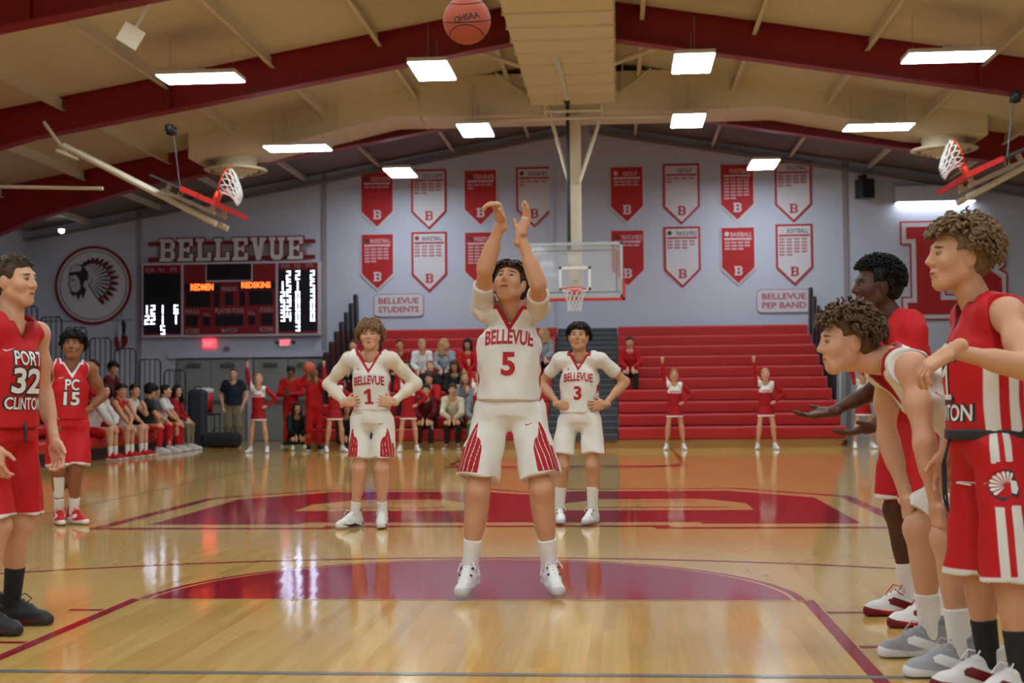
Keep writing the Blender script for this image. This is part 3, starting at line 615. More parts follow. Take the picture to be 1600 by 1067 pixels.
# ================================================================ PEOPLE: smooth-blended volumes turned into meshes
V = lambda *a: np.array(a, float)
def nrm(v): return v/(np.linalg.norm(v)+1e-9)
class Field:
    def __init__(s, lo, hi, h):
        s.lo = np.array(lo, float); s.h = h; s.n = np.ceil((np.array(hi)-s.lo)/h).astype(int)+1
        s.f = np.full(s.n, .3, np.float32)
        s.ax = [(s.lo[i]+np.arange(s.n[i])*h).astype(np.float32) for i in range(3)]
    def _sl(s, lo, hi, pad):
        a = np.clip(np.floor((lo-pad-s.lo)/s.h).astype(int), 0, s.n); b = np.clip(np.ceil((hi+pad-s.lo)/s.h).astype(int)+1, 0, s.n)
        return tuple(slice(i, j) for i, j in zip(a, b))
    def add(s, prim, k=.02, sub=False):
        fn, lo, hi = prim; sl = s._sl(lo, hi, k+2*s.h)
        if any(q.stop-q.start < 1 for q in sl): return
        x = s.ax[0][sl[0]][:, None, None]; y = s.ax[1][sl[1]][None, :, None]; z = s.ax[2][sl[2]][None, None, :]
        d = fn(x, y, z); c = s.f[sl]
        if sub: c = -c
        hh = np.maximum(k-np.abs(c-d), 0)/k
        r = np.minimum(c, d)-hh*hh*k*.25
        s.f[sl] = -r if sub else r
    def whole(s, fn):
        s.f = fn(s.f, s.ax[0][:, None, None], s.ax[1][None, :, None], s.ax[2][None, None, :]).astype(np.float32)
    def mesh(s):
        f = s.f.copy()
        for a in range(3):
            ix = [slice(None)]*3
            for e in (0, -1): ix[a] = e; f[tuple(ix)] = np.maximum(f[tuple(ix)], .01)
        g = f < 0; n = s.n
        cs = np.zeros(n-1, np.int8)
        off = [(i, j, k) for i in (0, 1) for j in (0, 1) for k in (0, 1)]
        for o in off: cs += g[o[0]:n[0]-1+o[0], o[1]:n[1]-1+o[1], o[2]:n[2]-1+o[2]]
        act = np.argwhere((cs > 0) & (cs < 8))
        if len(act) == 0: return np.zeros((0, 3)), np.zeros((0, 4), int)
        idx = np.full(n-1, -1, np.int64); idx[tuple(act.T)] = np.arange(len(act))
        val = np.stack([f[tuple((act+o).T)] for o in off], 1)
        acc = np.zeros((len(act), 3)); cnt = np.zeros(len(act))
        O = np.array(off)
        for i in range(8):
            for j in range(i+1, 8):
                if np.abs(O[i]-O[j]).sum() != 1: continue
                a, b = val[:, i], val[:, j]; m_ = (a < 0) != (b < 0)
                t = np.where(m_, a/(a-b+1e-12), 0)
                acc += np.where(m_[:, None], O[i]+(O[j]-O[i])*t[:, None], 0); cnt += m_
        vs = s.lo+(act+acc/np.maximum(cnt, 1)[:, None])*s.h
        qs = []
        for a in range(3):
            b, c = (a+1) % 3, (a+2) % 3
            sl0 = [slice(1, n[i]-1) for i in range(3)]; sl0[a] = slice(0, n[a]-1); sl1 = list(sl0); sl1[a] = slice(1, n[a])
            g0, g1 = g[tuple(sl0)], g[tuple(sl1)]
            for flip, mk in ((False, g0 & ~g1), (True, ~g0 & g1)):
                e = np.argwhere(mk)
                if not len(e): continue
                base = e+1; base[:, a] = e[:, a]
                def at(db, dc):
                    q = base.copy(); q[:, b] -= db; q[:, c] -= dc; return idx[tuple(q.T)]
                q = np.stack([at(1, 1), at(0, 1), at(0, 0), at(1, 0)], 1)
                qs.append(q[:, ::-1] if flip else q)
        q = np.concatenate(qs); q = q[(q >= 0).all(1)]
        return vs, q
# primitives: (distance function, low corner, high corner)
def cone(a, b, ra, rb):
    a = V(*a); b = V(*b); d = b-a; L2 = max(float(d@d), 1e-9); r = max(ra, rb)
    def fn(x, y, z):
        px, py, pz = x-a[0], y-a[1], z-a[2]
        t = np.clip((px*d[0]+py*d[1]+pz*d[2])/L2, 0, 1)
        return np.sqrt((px-t*d[0])**2+(py-t*d[1])**2+(pz-t*d[2])**2)-(ra+(rb-ra)*t)
    return fn, np.minimum(a, b)-r, np.maximum(a, b)+r
def ell(c, r, R=np.eye(3)):
    c = V(*c); r = V(*r); R = np.array(R)
    def fn(x, y, z):
        p = (x-c[0], y-c[1], z-c[2]); q = [p[0]*R[0, i]+p[1]*R[1, i]+p[2]*R[2, i] for i in range(3)]
        k0 = np.sqrt(sum((q[i]/r[i])**2 for i in range(3))); k1 = np.sqrt(sum((q[i]/r[i]**2)**2 for i in range(3)))
        return np.where(k1 < 1e-6, -r.min(), k0*(k0-1)/np.maximum(k1, 1e-6))
    e = np.abs(R)@r; return fn, c-e, c+e
def frus(a, b, ra, rb, side=None, sq=1., rnd=0.):
    """flat-ended tapered tube; sq squashes it at right angles to the direction side"""
    a = V(*a); b = V(*b); d = b-a; L = np.linalg.norm(d); u = d/L
    sv = nrm(side-u*(side@u)) if side is not None else None; r = max(ra, rb)
    def fn(x, y, z):
        px, py, pz = x-a[0], y-a[1], z-a[2]; t = px*u[0]+py*u[1]+pz*u[2]
        qx, qy, qz = px-t*u[0], py-t*u[1], pz-t*u[2]
        if sv is None: rad = np.sqrt(qx*qx+qy*qy+qz*qz)
        else:
            s1 = qx*sv[0]+qy*sv[1]+qz*sv[2]; r2_ = np.maximum(qx*qx+qy*qy+qz*qz-s1*s1, 0)/(sq*sq); rad = np.sqrt(s1*s1+r2_)
        d1 = (rad-(ra+(rb-ra)*np.clip(t/L, 0, 1)))*(sq if sv is not None else 1); d2 = np.maximum(-t, t-L)
        return np.maximum(d1, d2)
    return fn, np.minimum(a, b)-r, np.maximum(a, b)+r
def bx3(c, hf, R=np.eye(3), rnd=.005):
    c = V(*c); hf = V(*hf); R = np.array(R)
    def fn(x, y, z):
        p = (x-c[0], y-c[1], z-c[2]); q = [np.abs(p[0]*R[0, i]+p[1]*R[1, i]+p[2]*R[2, i])-hf[i]+rnd for i in range(3)]
        o = np.sqrt(sum(np.maximum(t, 0)**2 for t in q)); return o+np.minimum(np.maximum(np.maximum(q[0], q[1]), q[2]), 0)-rnd
    e = np.abs(R)@hf; return fn, c-e, c+e
def wav(seed, freq, amp, stretch=(1, 1, 1)):
    rg = np.random.default_rng(seed); K = rg.normal(size=(6, 3)); K = K/np.linalg.norm(K, axis=1)[:, None]*freq*rg.uniform(.6, 1.5, (6, 1))*np.array(stretch); ph = rg.uniform(0, 6.28, 6)
    return lambda x, y, z: sum(np.sin(K[i, 0]*x+K[i, 1]*y+K[i, 2]*z+ph[i]) for i in range(6))*(amp/2.5)
def np_mesh(name, vs, qs, attrs=None):
    me = bpy.data.meshes.new(name); n = len(vs); q = len(qs)
    me.vertices.add(n); me.vertices.foreach_set('co', np.ascontiguousarray(vs, np.float32).ravel())
    me.loops.add(q*4); me.loops.foreach_set('vertex_index', np.ascontiguousarray(qs, np.int32).ravel())
    me.polygons.add(q); me.polygons.foreach_set('loop_start', np.arange(0, q*4, 4, dtype=np.int32))
    me.polygons.foreach_set('use_smooth', np.ones(q, bool))
    me.update(calc_edges=True)
    for k, v in (attrs or {}).items():
        if v.ndim == 1: a = me.attributes.new(k, 'FLOAT', 'POINT'); a.data.foreach_set('value', np.ascontiguousarray(v, np.float32))
        else: a = me.attributes.new(k, 'FLOAT_VECTOR', 'POINT'); a.data.foreach_set('vector', np.ascontiguousarray(v, np.float32).ravel())
    return me
def euler_R(yaw, pitch, roll=0):
    """columns: left, back, up of a head that looks along -Y when all are 0; yaw>0 turns towards +X, pitch>0 looks up"""
    y, p, r = [math.radians(a) for a in (yaw, pitch, roll)]
    Rz = np.array([[math.cos(y), -math.sin(y), 0], [math.sin(y), math.cos(y), 0], [0, 0, 1]])
    Rx = np.array([[1, 0, 0], [0, math.cos(-p), -math.sin(-p)], [0, math.sin(-p), math.cos(-p)]])
    Ry = np.array([[math.cos(r), 0, math.sin(r)], [0, 1, 0], [-math.sin(r), 0, math.cos(r)]])
    return Rz@Rx@Ry
def bounds(prims, pad):
    return np.min([p_[1] for p_ in prims], 0)-pad, np.max([p_[2] for p_ in prims], 0)+pad
def solid(prims, h, pad=.03, subs=(), post=None):
    lo, hi = bounds([p_ for p_, _ in prims], pad); F = Field(lo, hi, h)
    for p_, k in prims: F.add(p_, k)
    for p_, k in subs: F.add(p_, k, True)
    if post: F.whole(post)
    return F.mesh()
# ---- anatomy
class Body:
    def __init__(s, J, H, bulk=1., head=(0, 0, 0), hs=1., foot=None):
        s.J = {k: V(*v) for k, v in J.items()}; s.k = k = H/1.8; s.b = bulk; J = s.J
        s.up = nrm(J['neck']-J['pel']); s.left = nrm(J['shL']-J['shR']); s.fw = nrm(np.cross(s.left, s.up)); s.left = np.cross(s.up, s.fw)
        s.hl = nrm(J['hipL']-J['hipR']); s.pu = nrm(s.up+V(0, 0, .8)); s.pf = nrm(np.cross(s.hl, s.pu))
        s.T = np.stack([s.left, s.fw, s.up], 1); s.PT = np.stack([s.hl, s.pf, np.cross(s.hl, s.pf)*-1], 1)
        s.PT = np.stack([s.hl, s.pf, nrm(np.cross(s.pf, s.hl))*1], 1)
        s.HR = euler_R(*head); s.hs = hs*k
        fa = math.atan2(s.pf[0], -s.pf[1]); s.foot = foot or {}
        s.fd = {c: V(math.sin(fa+q), -math.cos(fa+q), 0) for c, q in (('L', .2), ('R', -.2))}
        for c in s.foot: a = math.radians(s.foot[c]); s.fd[c] = V(math.sin(a), -math.cos(a), 0)
    def torso(s, g=0.):
        J, k, b = s.J, s.k, s.b; pel, nk = J['pel'], J['neck']; d = nk-pel
        return [(ell(pel+d*.60+s.fw*.005, V(.150*b+g, .106*b+g, .185+g)*k, s.T), .05*k), (ell(pel+d*.30, V(.128*b+g, .094*b+g, .15+g)*k, s.T), .06*k),
                (ell(pel+s.pu*.03*k, V(.148*b+g, .110*b+g, .115+g)*k, s.PT), .06*k),
                (cone(J['shL']-s.left*.03*k, J['shR']+s.left*.03*k, (.056+g)*k, (.056+g)*k), .05*k),
                (cone(nk+s.up*(.03 if g <= 0 else -.012)*k, J['shL'], (.05+g)*k, (.045+g)*k), .05*k), (cone(nk+s.up*(.03 if g <= 0 else -.012)*k, J['shR'], (.05+g)*k, (.045+g)*k), .05*k)]
    def arm(s, c, g=0., upto=1.):
        J, k, b = s.J, s.k, s.b; sh, el, wr = J['sh'+c], J['el'+c], J['wr'+c]
        o = [(cone(sh, el, (.050*b+g)*k, (.038*b+g)*k), .03*k), (ell(sh, V(.060*b+g, .060*b+g, .062*b+g)*k), .04*k)]
        bi = sh+(el-sh)*.5; o.append((ell(bi, V(.045*b+g, .045*b+g, .045*b+g)*k*1.02), .04*k))
        if upto >= 1:
            o += [(cone(el, wr, (.039*b+g)*k, (.026*b+g)*k), .02*k), (cone(el+(wr-el)*.12, el+(wr-el)*.45, (.040*b+g)*k, (.035*b+g)*k), .03*k)]
        return o
    def leg(s, c, g=0.):
        J, k, b = s.J, s.k, s.b; hp, kn, an = J['hip'+c], J['kn'+c], J['an'+c]; back = -s.fd[c]; sh = nrm(an-kn); bk = nrm(back-sh*(back@sh))
        return [(cone(hp, kn, (.068*b+g)*k, (.058*b+g)*k), .04*k), (cone(kn, an, (.055*b+g)*k, (.037*b+g)*k), .03*k), (ell(kn-bk*.012*k, V(.056, .055, .062)*k*(.98+g)), .03*k),
                (cone(kn+(an-kn)*.18+bk*.020*k, kn+(an-kn)*.42+bk*.018*k, (.054*b+g)*k, (.046*b+g)*k), .05*k)]
    def hp(s, x, y, z): return s.J['head']+s.HR@(V(x, y, z)*s.hs)
    def head(s):
        R = s.HR; q = s.hs; P = s.hp
        E = lambda x, y, z, a, b, c: ell(P(x, y, z), V(a, b, c)*q, R)
        pr = [(E(0, .015, .035, .075, .095, .085), .02*q), (E(0, -.028, -.035, .058, .062, .075), .05*q), (cone(P(0, -.062, -.098), P(0, -.058, -.092), .021*q, .024*q), .035*q),
              (cone(P(-.048, .0, -.055), P(-.022, -.06, -.095), .022*q, .018*q), .03*q), (cone(P(.048, .0, -.055), P(.022, -.06, -.095), .022*q, .018*q), .03*q),
              (cone(P(-.034, -.074, .030), P(.034, -.074, .030), .014*q, .014*q), .02*q), (cone(P(-.042, -.062, -.022), P(-.040, -.060, -.018), .022*q, .022*q), .03*q), (cone(P(.042, -.062, -.022), P(.040, -.060, -.018), .022*q, .022*q), .03*q)]
        ng = s.J['neck']; pr.append((cone(ng-s.up*.03*s.k+s.fw*-.005, P(0, .022, -.065), .062*s.k*s.b**.5, .054*s.k), .03*q))
        sub = [(E(-.031, -.098, .008, .016, .017, .011), .012*q), (E(.031, -.098, .008, .016, .017, .011), .012*q)]
        pr2 = [(ell(P(-.031, -.078, .008), V(.0125, .0125, .0105)*q), .004*q), (ell(P(.031, -.078, .008), V(.0125, .0125, .0105)*q), .004*q),
               (cone(P(0, -.088, .018), P(0, -.108, -.022), .009*q, .0125*q), .014*q), (cone(P(-.011, -.096, -.027), P(.011, -.096, -.027), .009*q, .009*q), .01*q),
               (cone(P(-.017, -.087, -.056), P(.017, -.087, -.056), .0075*q, .0075*q), .012*q), (cone(P(-.014, -.086, -.068), P(.014, -.086, -.068), .008*q, .008*q), .012*q)]
        for c in (-1, 1): pr2 += [(E(c*.078, .012, -.008, .010, .022, .034), .012*q), (E(c*.082, .006, .002, .008, .016, .022), .008*q)]
        return pr, sub, pr2
def hand_prims(wr, d, n, right, k, pose='relax'):
    d = nrm(d); n = nrm(n-d*(n@d)); th = np.cross(d, n)*(1 if right else -1); R = np.stack([th, n, d], 1)
    P = lambda a, b, c: wr+(th*a+n*b+d*c)*k
    pr = [(cone(P(0, 0, -.03), P(0, 0, .02), .026*k, .026*k), .02*k), (bx3(P(-.002, 0, .055), V(.041, .014, .045)*k, R, .013*k), .02*k), (ell(P(.024, .008, .035), V(.018, .016, .03)*k, R), .02*k)]
    curl = {'relax': (22, 30, 25), 'open': (4, 6, 5), 'fist': (80, 95, 60), 'hip': (10, 28, 20), 'flick': (55, 18, 8), 'up': (8, 14, 12)}[pose]
    for i, (lx, L, sp) in enumerate(((.031, .074, .10), (.0105, .083, .02), (-.0105, .077, -.05), (-.031, .061, -.13))):
        cr = [c*(1+.12*i) for c in curl]
        if pose == 'flick': cr = [(74, 8, 4), (72, 26, 12), (80, 36, 18), (72, 40, 20)][i]
        if pose == 'hip': sp = sp*2
        if pose == 'open': sp = sp*1.5
        p0 = P(lx, 0, .096 if 0 < i < 3 else .09); ang = 0.; lat = math.sin(sp)
        for seg, c in zip((.46, .30, .24), cr):
            ang += math.radians(c); v = nrm(d*math.cos(ang)+n*math.sin(ang)+th*lat)
            p1 = p0+v*L*seg*k; r0 = (.0088 if seg > .4 else .0080)*k; pr.append((cone(p0, p1, r0, r0*.93), .004*k)); p0 = p1
    t0 = P(.030, .006, .02); tv = nrm(th*.75+d*.75+n*(.35 if pose != 'open' else .1))
    if pose == 'fist': tv = nrm(th*.25+d*.8+n*.6)
    t1 = t0+tv*.042*k; t2 = t1+nrm(tv*.8+d*.4+n*.1)*.032*k
    pr += [(cone(t0, t1, .0125*k, .0105*k), .01*k), (cone(t1, t2, .0100*k, .0088*k), .004*k)]
    return pr
def join(parts):
    vs = []; qs = []; o = 0
    for v, q in parts: vs.append(v); qs.append(q+o); o += len(v)
    return np.concatenate(vs), np.concatenate(qs)
RES = {'hi': (.0085, .0042, .0036), 'mid': (.011, .006, .0052), 'lo': (.018, .0095, .011)}
def skin_mat(name, col, brow=(.05, .03, .02, 1)):
    lip = (min(1, col[0]*.85), col[1]*.50, col[2]*.50, 1)
    return attr_mat('skin_'+name, col, (), .5, skin=dict(brow=brow, lip=lip), noise=.05)
def make_body(B, res, mt, label, cat, loc, hands, group=None, nolegs=False):
    hb, hh, hd = RES[res]; parts = []
    pr = B.torso(-.028)
    for c in 'LR':
        pr += B.arm(c); pr += B.leg(c)
        an = B.J['an'+c]; f = B.fd[c]; pr.append((cone(an+V(0, 0, -.03)*B.k, an+f*.06*B.k-V(0, 0, .05)*B.k, .024*B.k, .018*B.k), .01*B.k))
    parts.append(solid(pr, hb))
    a, sb, b = B.head(); lo, hi = bounds([p_ for p_, _ in a+b], .02); F = Field(lo, hi, hh)
    for p_, k in a: F.add(p_, k)
    for p_, k in sb: F.add(p_, k, True)
    for p_, k in b: F.add(p_, k)
    hv = F.mesh(); nb = len(parts[0][0]); parts.append(hv)
    for c in 'LR':
        d, n, pose = hands[c]; d = V(*d); n = V(*n)
        if res == 'lo':
            wr = B.J['wr'+c]; dd = nrm(d)*B.k
            parts.append(solid([(cone(wr, wr+dd*.07, .028*B.k, .034*B.k), .02), (cone(wr+dd*.07, wr+dd*(.10 if pose == 'fist' else .15), .032*B.k, .02*B.k), .02)], hd, .02))
        else: parts.append(solid(hand_prims(B.J['wr'+c], d, n, c == 'R', B.k*1.02, pose), hd, .015))
    vs, qs = join(parts)
    hco = np.full((len(vs), 3), 9.); hv_ = (hv[0]-B.J['head'])@B.HR/B.hs; hco[nb:nb+len(hv_)] = hv_
    me = np_mesh('person', vs, qs, {'hco': hco})
    o = link('person', me, None, mt, label=label, cat=cat, group=group, loc=loc); o['_'] = 0; del o['_']
    return o
# ---- hair
def make_hair(B, style, mt, o, res, seed=1):
    q = B.hs; P = B.hp; R = B.HR; h = {'hi': .0055, 'mid': .0075, 'lo': .012}[res]
    E = lambda x, y, z, a, b, c: ell(P(x, y, z), V(a, b, c)*q, R)
    g = {'short': .010, 'buzz': .005, 'shag': .010, 'swept': .018, 'curly': .025, 'afro': .032, 'mop': .034, 'long': .014, 'bun': .009, 'beanie': .012}[style]
    pr = [(E(0, .02, .042, .076+g, .094+g, .084+g), .02*q), (E(0, .055, -.01, .066+g*.8, .055+g*.8, .075), .03*q)]
    rg = np.random.default_rng(seed); sub = []
    for c in (-1, 1): sub.append((E(c*.09, -.012 if style in ('curly', 'mop', 'afro') else .0, -.03, .030, .045, .045), .01*q)) if style not in ('long', 'shag') else None
    fl = {'short': .062, 'buzz': .066, 'shag': .044, 'swept': .056, 'curly': .060, 'afro': .064, 'mop': .046, 'long': .062, 'bun': .066, 'beanie': .050}[style]
    sub.append((bx3(P(0, -.13, fl-.20), V(.072 if style in ('shag', 'long', 'mop') else .10, .085, .20)*q, R, .02*q), .02*q))
    sub.append((bx3(P(0, -.09, -.16), V(.14, .09, .12)*q, R, .02*q), .02*q)) if style not in ('shag', 'long') else None
    if style in ('short', 'buzz', 'bun', 'beanie'): sub.append((bx3(P(0, .10, -.185), V(.14, .12, .12)*q, R, .02*q), .01*q))
    if style in ('curly', 'mop', 'afro'):
        n = 300 if style != 'afro' else 340
        for _ in range(n):
            v = rg.normal(size=3); v /= np.linalg.norm(v)
            if v[2] < -.45 or (v[1] < -.25 and v[2] < .30): continue
            rr = rg.uniform(.008, .016) if style != 'afro' else rg.uniform(.006, .011)
            c = V(v[0]*(.070+g), .02+v[1]*(.090+g), .042+v[2]*(.080+g)); t = np.cross(v, rg.normal(size=3)); t = nrm(t)*rr*rg.uniform(.6, 1.6)
            pr.append((cone(P(*(c-t)), P(*(c+t)), rr*q, rr*.8*q), .006*q))
        if style != 'afro':
            for _ in range(45):
                x = rg.uniform(-.075, .075); pr.append((cone(P(x, -.088-rg.uniform(0, .022), .085-rg.uniform(0, .018)), P(x*1.05, -.098-rg.uniform(0, .012), .066-rg.uniform(0, .022)), .011*q, .007*q), .006*q))
    if style == 'shag':
        for c in (-1, 1):
            for i in range(9):
                y = -.05+i*.018; pr.append((cone(P(c*.082, y, .03), P(c*(.098+.010*rg.random()), y-.006, -.055-.03*rg.random()), .020*q, .010*q), .012*q))
        for i in range(14):
            x = -.07+i*.0108; pr.append((cone(P(x*.8, -.07, .11), P(x*1.05+rg.uniform(-.01, .01), -.103, .050-.012*rg.random()), .017*q, .009*q), .010*q))
        for i in range(9):
            x = -.07+i*.0175; pr.append((cone(P(x, .10, .0), P(x*1.1, .105, -.085-.02*rg.random()), .024*q, .012*q), .012*q))
    if style == 'swept':
        for i in range(16):
            x = -.066+i*.0088; sg = -1 if x < .01 else 1
            pr.append((cone(P(x*.7, -.062, .118), P(x*1.12+sg*.012, -.098, .072-.012*rg.random()), .014*q, .007*q), .010*q))
    if style == 'long':
        for c in (-1, 1):
            for i in range(7):
                y = -.045+i*.025; pr.append((cone(P(c*.080, y, .02), P(c*(.088+.02*rg.random()), y-.02, -.20-.06*rg.random()), .024*q, .016*q), .02*q))
        for i in range(6): x = -.06+i*.024; pr.append((cone(P(x, .095, .0), P(x*1.2, .10, -.22), .03*q, .02*q), .02*q))
    if style == 'bun': pr.append((E(0, .115, .075, .036, .034, .036), .015*q)); pr.append((cone(P(0, .11, .07), P(0, .15, -.06), .022*q, .012*q), .02*q))
    if res != 'lo' and style in ('curly', 'afro', 'mop', 'swept', 'short', 'shag'): pr = pr[:2]
    lo, hi = bounds([p_ for p_, _ in pr], .02); F = Field(lo, hi, h)
    for p_, k in pr[:2]: F.add(p_, k)
    for p_, k in sub: F.add(p_, k, True)
    for p_, k in pr[2:]: F.add(p_, k)
    wv = wav(seed, 130, .0035*q if style not in ('buzz', 'beanie') else .0006, (1, 1, .45) if style in ('short', 'swept', 'shag', 'long') else (1, 1, 1))
    sh_ = .011*q if res != 'lo' and style in ('curly', 'mop', 'afro') else 0
    F.whole(lambda f, x, y, z: f+wv(x, y, z)+sh_)
    vs, qs = F.mesh()
    if res != 'lo' and style in LOCK:
        lv, lq = locks(style, g, rg); lv = B.J['head']+(lv*q)@R.T; qs = np.concatenate([qs, lq+len(vs)]); vs = np.concatenate([vs, lv])
    return link('hair' if style != 'beanie' else 'beanie', np_mesh('hair', vs, qs), o, mt)
# style: count, steps, step length, tube radius, curl radius, turns, lowest root, bang stop
LOCK = {'curly': (620, 12, .0046, .0050, .0095, 1.6, -.35, .050), 'mop': (620, 10, .0058, .0046, .0050, 1.1, -.35, .044), 'afro': (1300, 7, .0040, .0034, .0045, 1.6, -.40, .062),
        'swept': (560, 10, .0066, .0042, .0012, .6, -.35, .068), 'short': (900, 5, .0050, .0026, .0005, .5, -.45, .060), 'shag': (620, 13, .0080, .0046, .0022, 1.2, -.30, .042)}
def locks(style, g, rg):
    n, m_, st, rad, cr, turns, zlow, stop = LOCK[style]; n3 = n*3
    v = rg.normal(size=(n3, 3)); v /= np.linalg.norm(v, axis=1)[:, None]
    ok = (v[:, 2] > zlow) & ~((v[:, 1] < -.2) & (v[:, 2] < .42)) & ~((np.abs(v[:, 0]) > .6) & (v[:, 2] < -.05) & (v[:, 1] < .35)); v = v[ok][:n]; n = len(v)
    gi = g*.55 if style != 'short' else g*.8
    C = V(0, .02, .042); RR = V(.076, .094, .084)+gi
    p_ = C+v*RR*rg.uniform(.96, 1.04, (n, 1)); P = np.zeros((n, m_, 3))
    h = v.copy(); h[:, 2] = 0; h += rg.normal(size=(n, 3))*.25
    if style == 'swept': fr = v[:, 1] < .3; h[fr] = h[fr]*.3+np.stack([np.where(v[fr, 0] < .03, -.55, .75), np.full(fr.sum(), -.75), np.zeros(fr.sum())], 1)
    if style == 'short': h = h*.4+V(0, -.9, 0)
    h /= np.linalg.norm(h, axis=1)[:, None]+1e-6
    grav = {'curly': .5, 'mop': .9, 'afro': .0, 'swept': .8, 'short': .5, 'shag': 1.1}[style]
    out = {'curly': .75, 'mop': .35, 'afro': 1.6, 'swept': .25, 'short': .25, 'shag': .06}[style]
    for i in range(m_):
        P[:, i] = p_; t = i/m_
        d_ = h*(1-t*.6)+v*out*(1-t)+V(0, 0, -1)*grav*(t*1.6+(1-v[:, 2:3])*.5)
        d_ /= np.linalg.norm(d_, axis=1)[:, None]
        q_ = p_+d_*st; e = np.linalg.norm((q_-C)/RR, axis=1)[:, None]; q_ = np.where(e < 1, C+(q_-C)/e, q_)
        hold = (q_[:, 1] < -.055) & (q_[:, 2] < stop+.012*np.sin(q_[:, 0]*140)) & (np.abs(q_[:, 0]) < .068)
        hold |= (np.abs(q_[:, 0]) > .06) & (q_[:, 2] < (-.01 if style in ('curly', 'mop') else .015)) & (q_[:, 1] < .03) & (style != 'shag')
        hold |= q_[:, 2] < (-.10 if style != 'shag' else -.13)
        p_ = np.where(hold[:, None], p_+rg.normal(size=(n, 3))*.0003, q_)
    if cr:
        a = nrm_rows(np.cross(v, rg.normal(size=(n, 3)))); b_ = np.cross(v, a)*.6+V(0, 0, .3); ph = rg.uniform(0, 6.28, (n, 1)); s_ = np.linspace(0, turns*6.28, m_)[None]+ph
        P += (a[:, None]*np.cos(s_)[..., None]+b_[:, None]*np.sin(s_)[..., None])*cr*np.linspace(.4, 1, m_)[None, :, None]
    T = nrm_rows(np.gradient(P, axis=1)+1e-9); a = nrm_rows(np.cross(T, v[:, None]+1e-3)); b_ = np.cross(T, a); k = 5
    r_ = rad*np.concatenate([[.7], np.ones(m_-3), [.75, .15]])[None, :, None, None]*rg.uniform(.75, 1.2, (n, 1, 1, 1)); an = np.linspace(0, 6.2832, k, endpoint=False)
    ringv = P[:, :, None]+r_*(a[:, :, None]*np.cos(an)[None, None, :, None]+b_[:, :, None]*np.sin(an)[None, None, :, None])
    I = np.arange(n*m_*k).reshape(n, m_, k); J2 = np.roll(I, -1, 2)
    qd = np.stack([I[:, :-1], J2[:, :-1], J2[:, 1:], I[:, 1:]], -1).reshape(-1, 4)
    return ringv.reshape(-1, 3), qd
def nrm_rows(a): return a/(np.linalg.norm(a, axis=-1, keepdims=True)+1e-9)
def hair_mat(name, col): return mat('hair_'+name, col, .55, noise=.35, nscale=70, bump=.35, bscale=160, spec=.25)
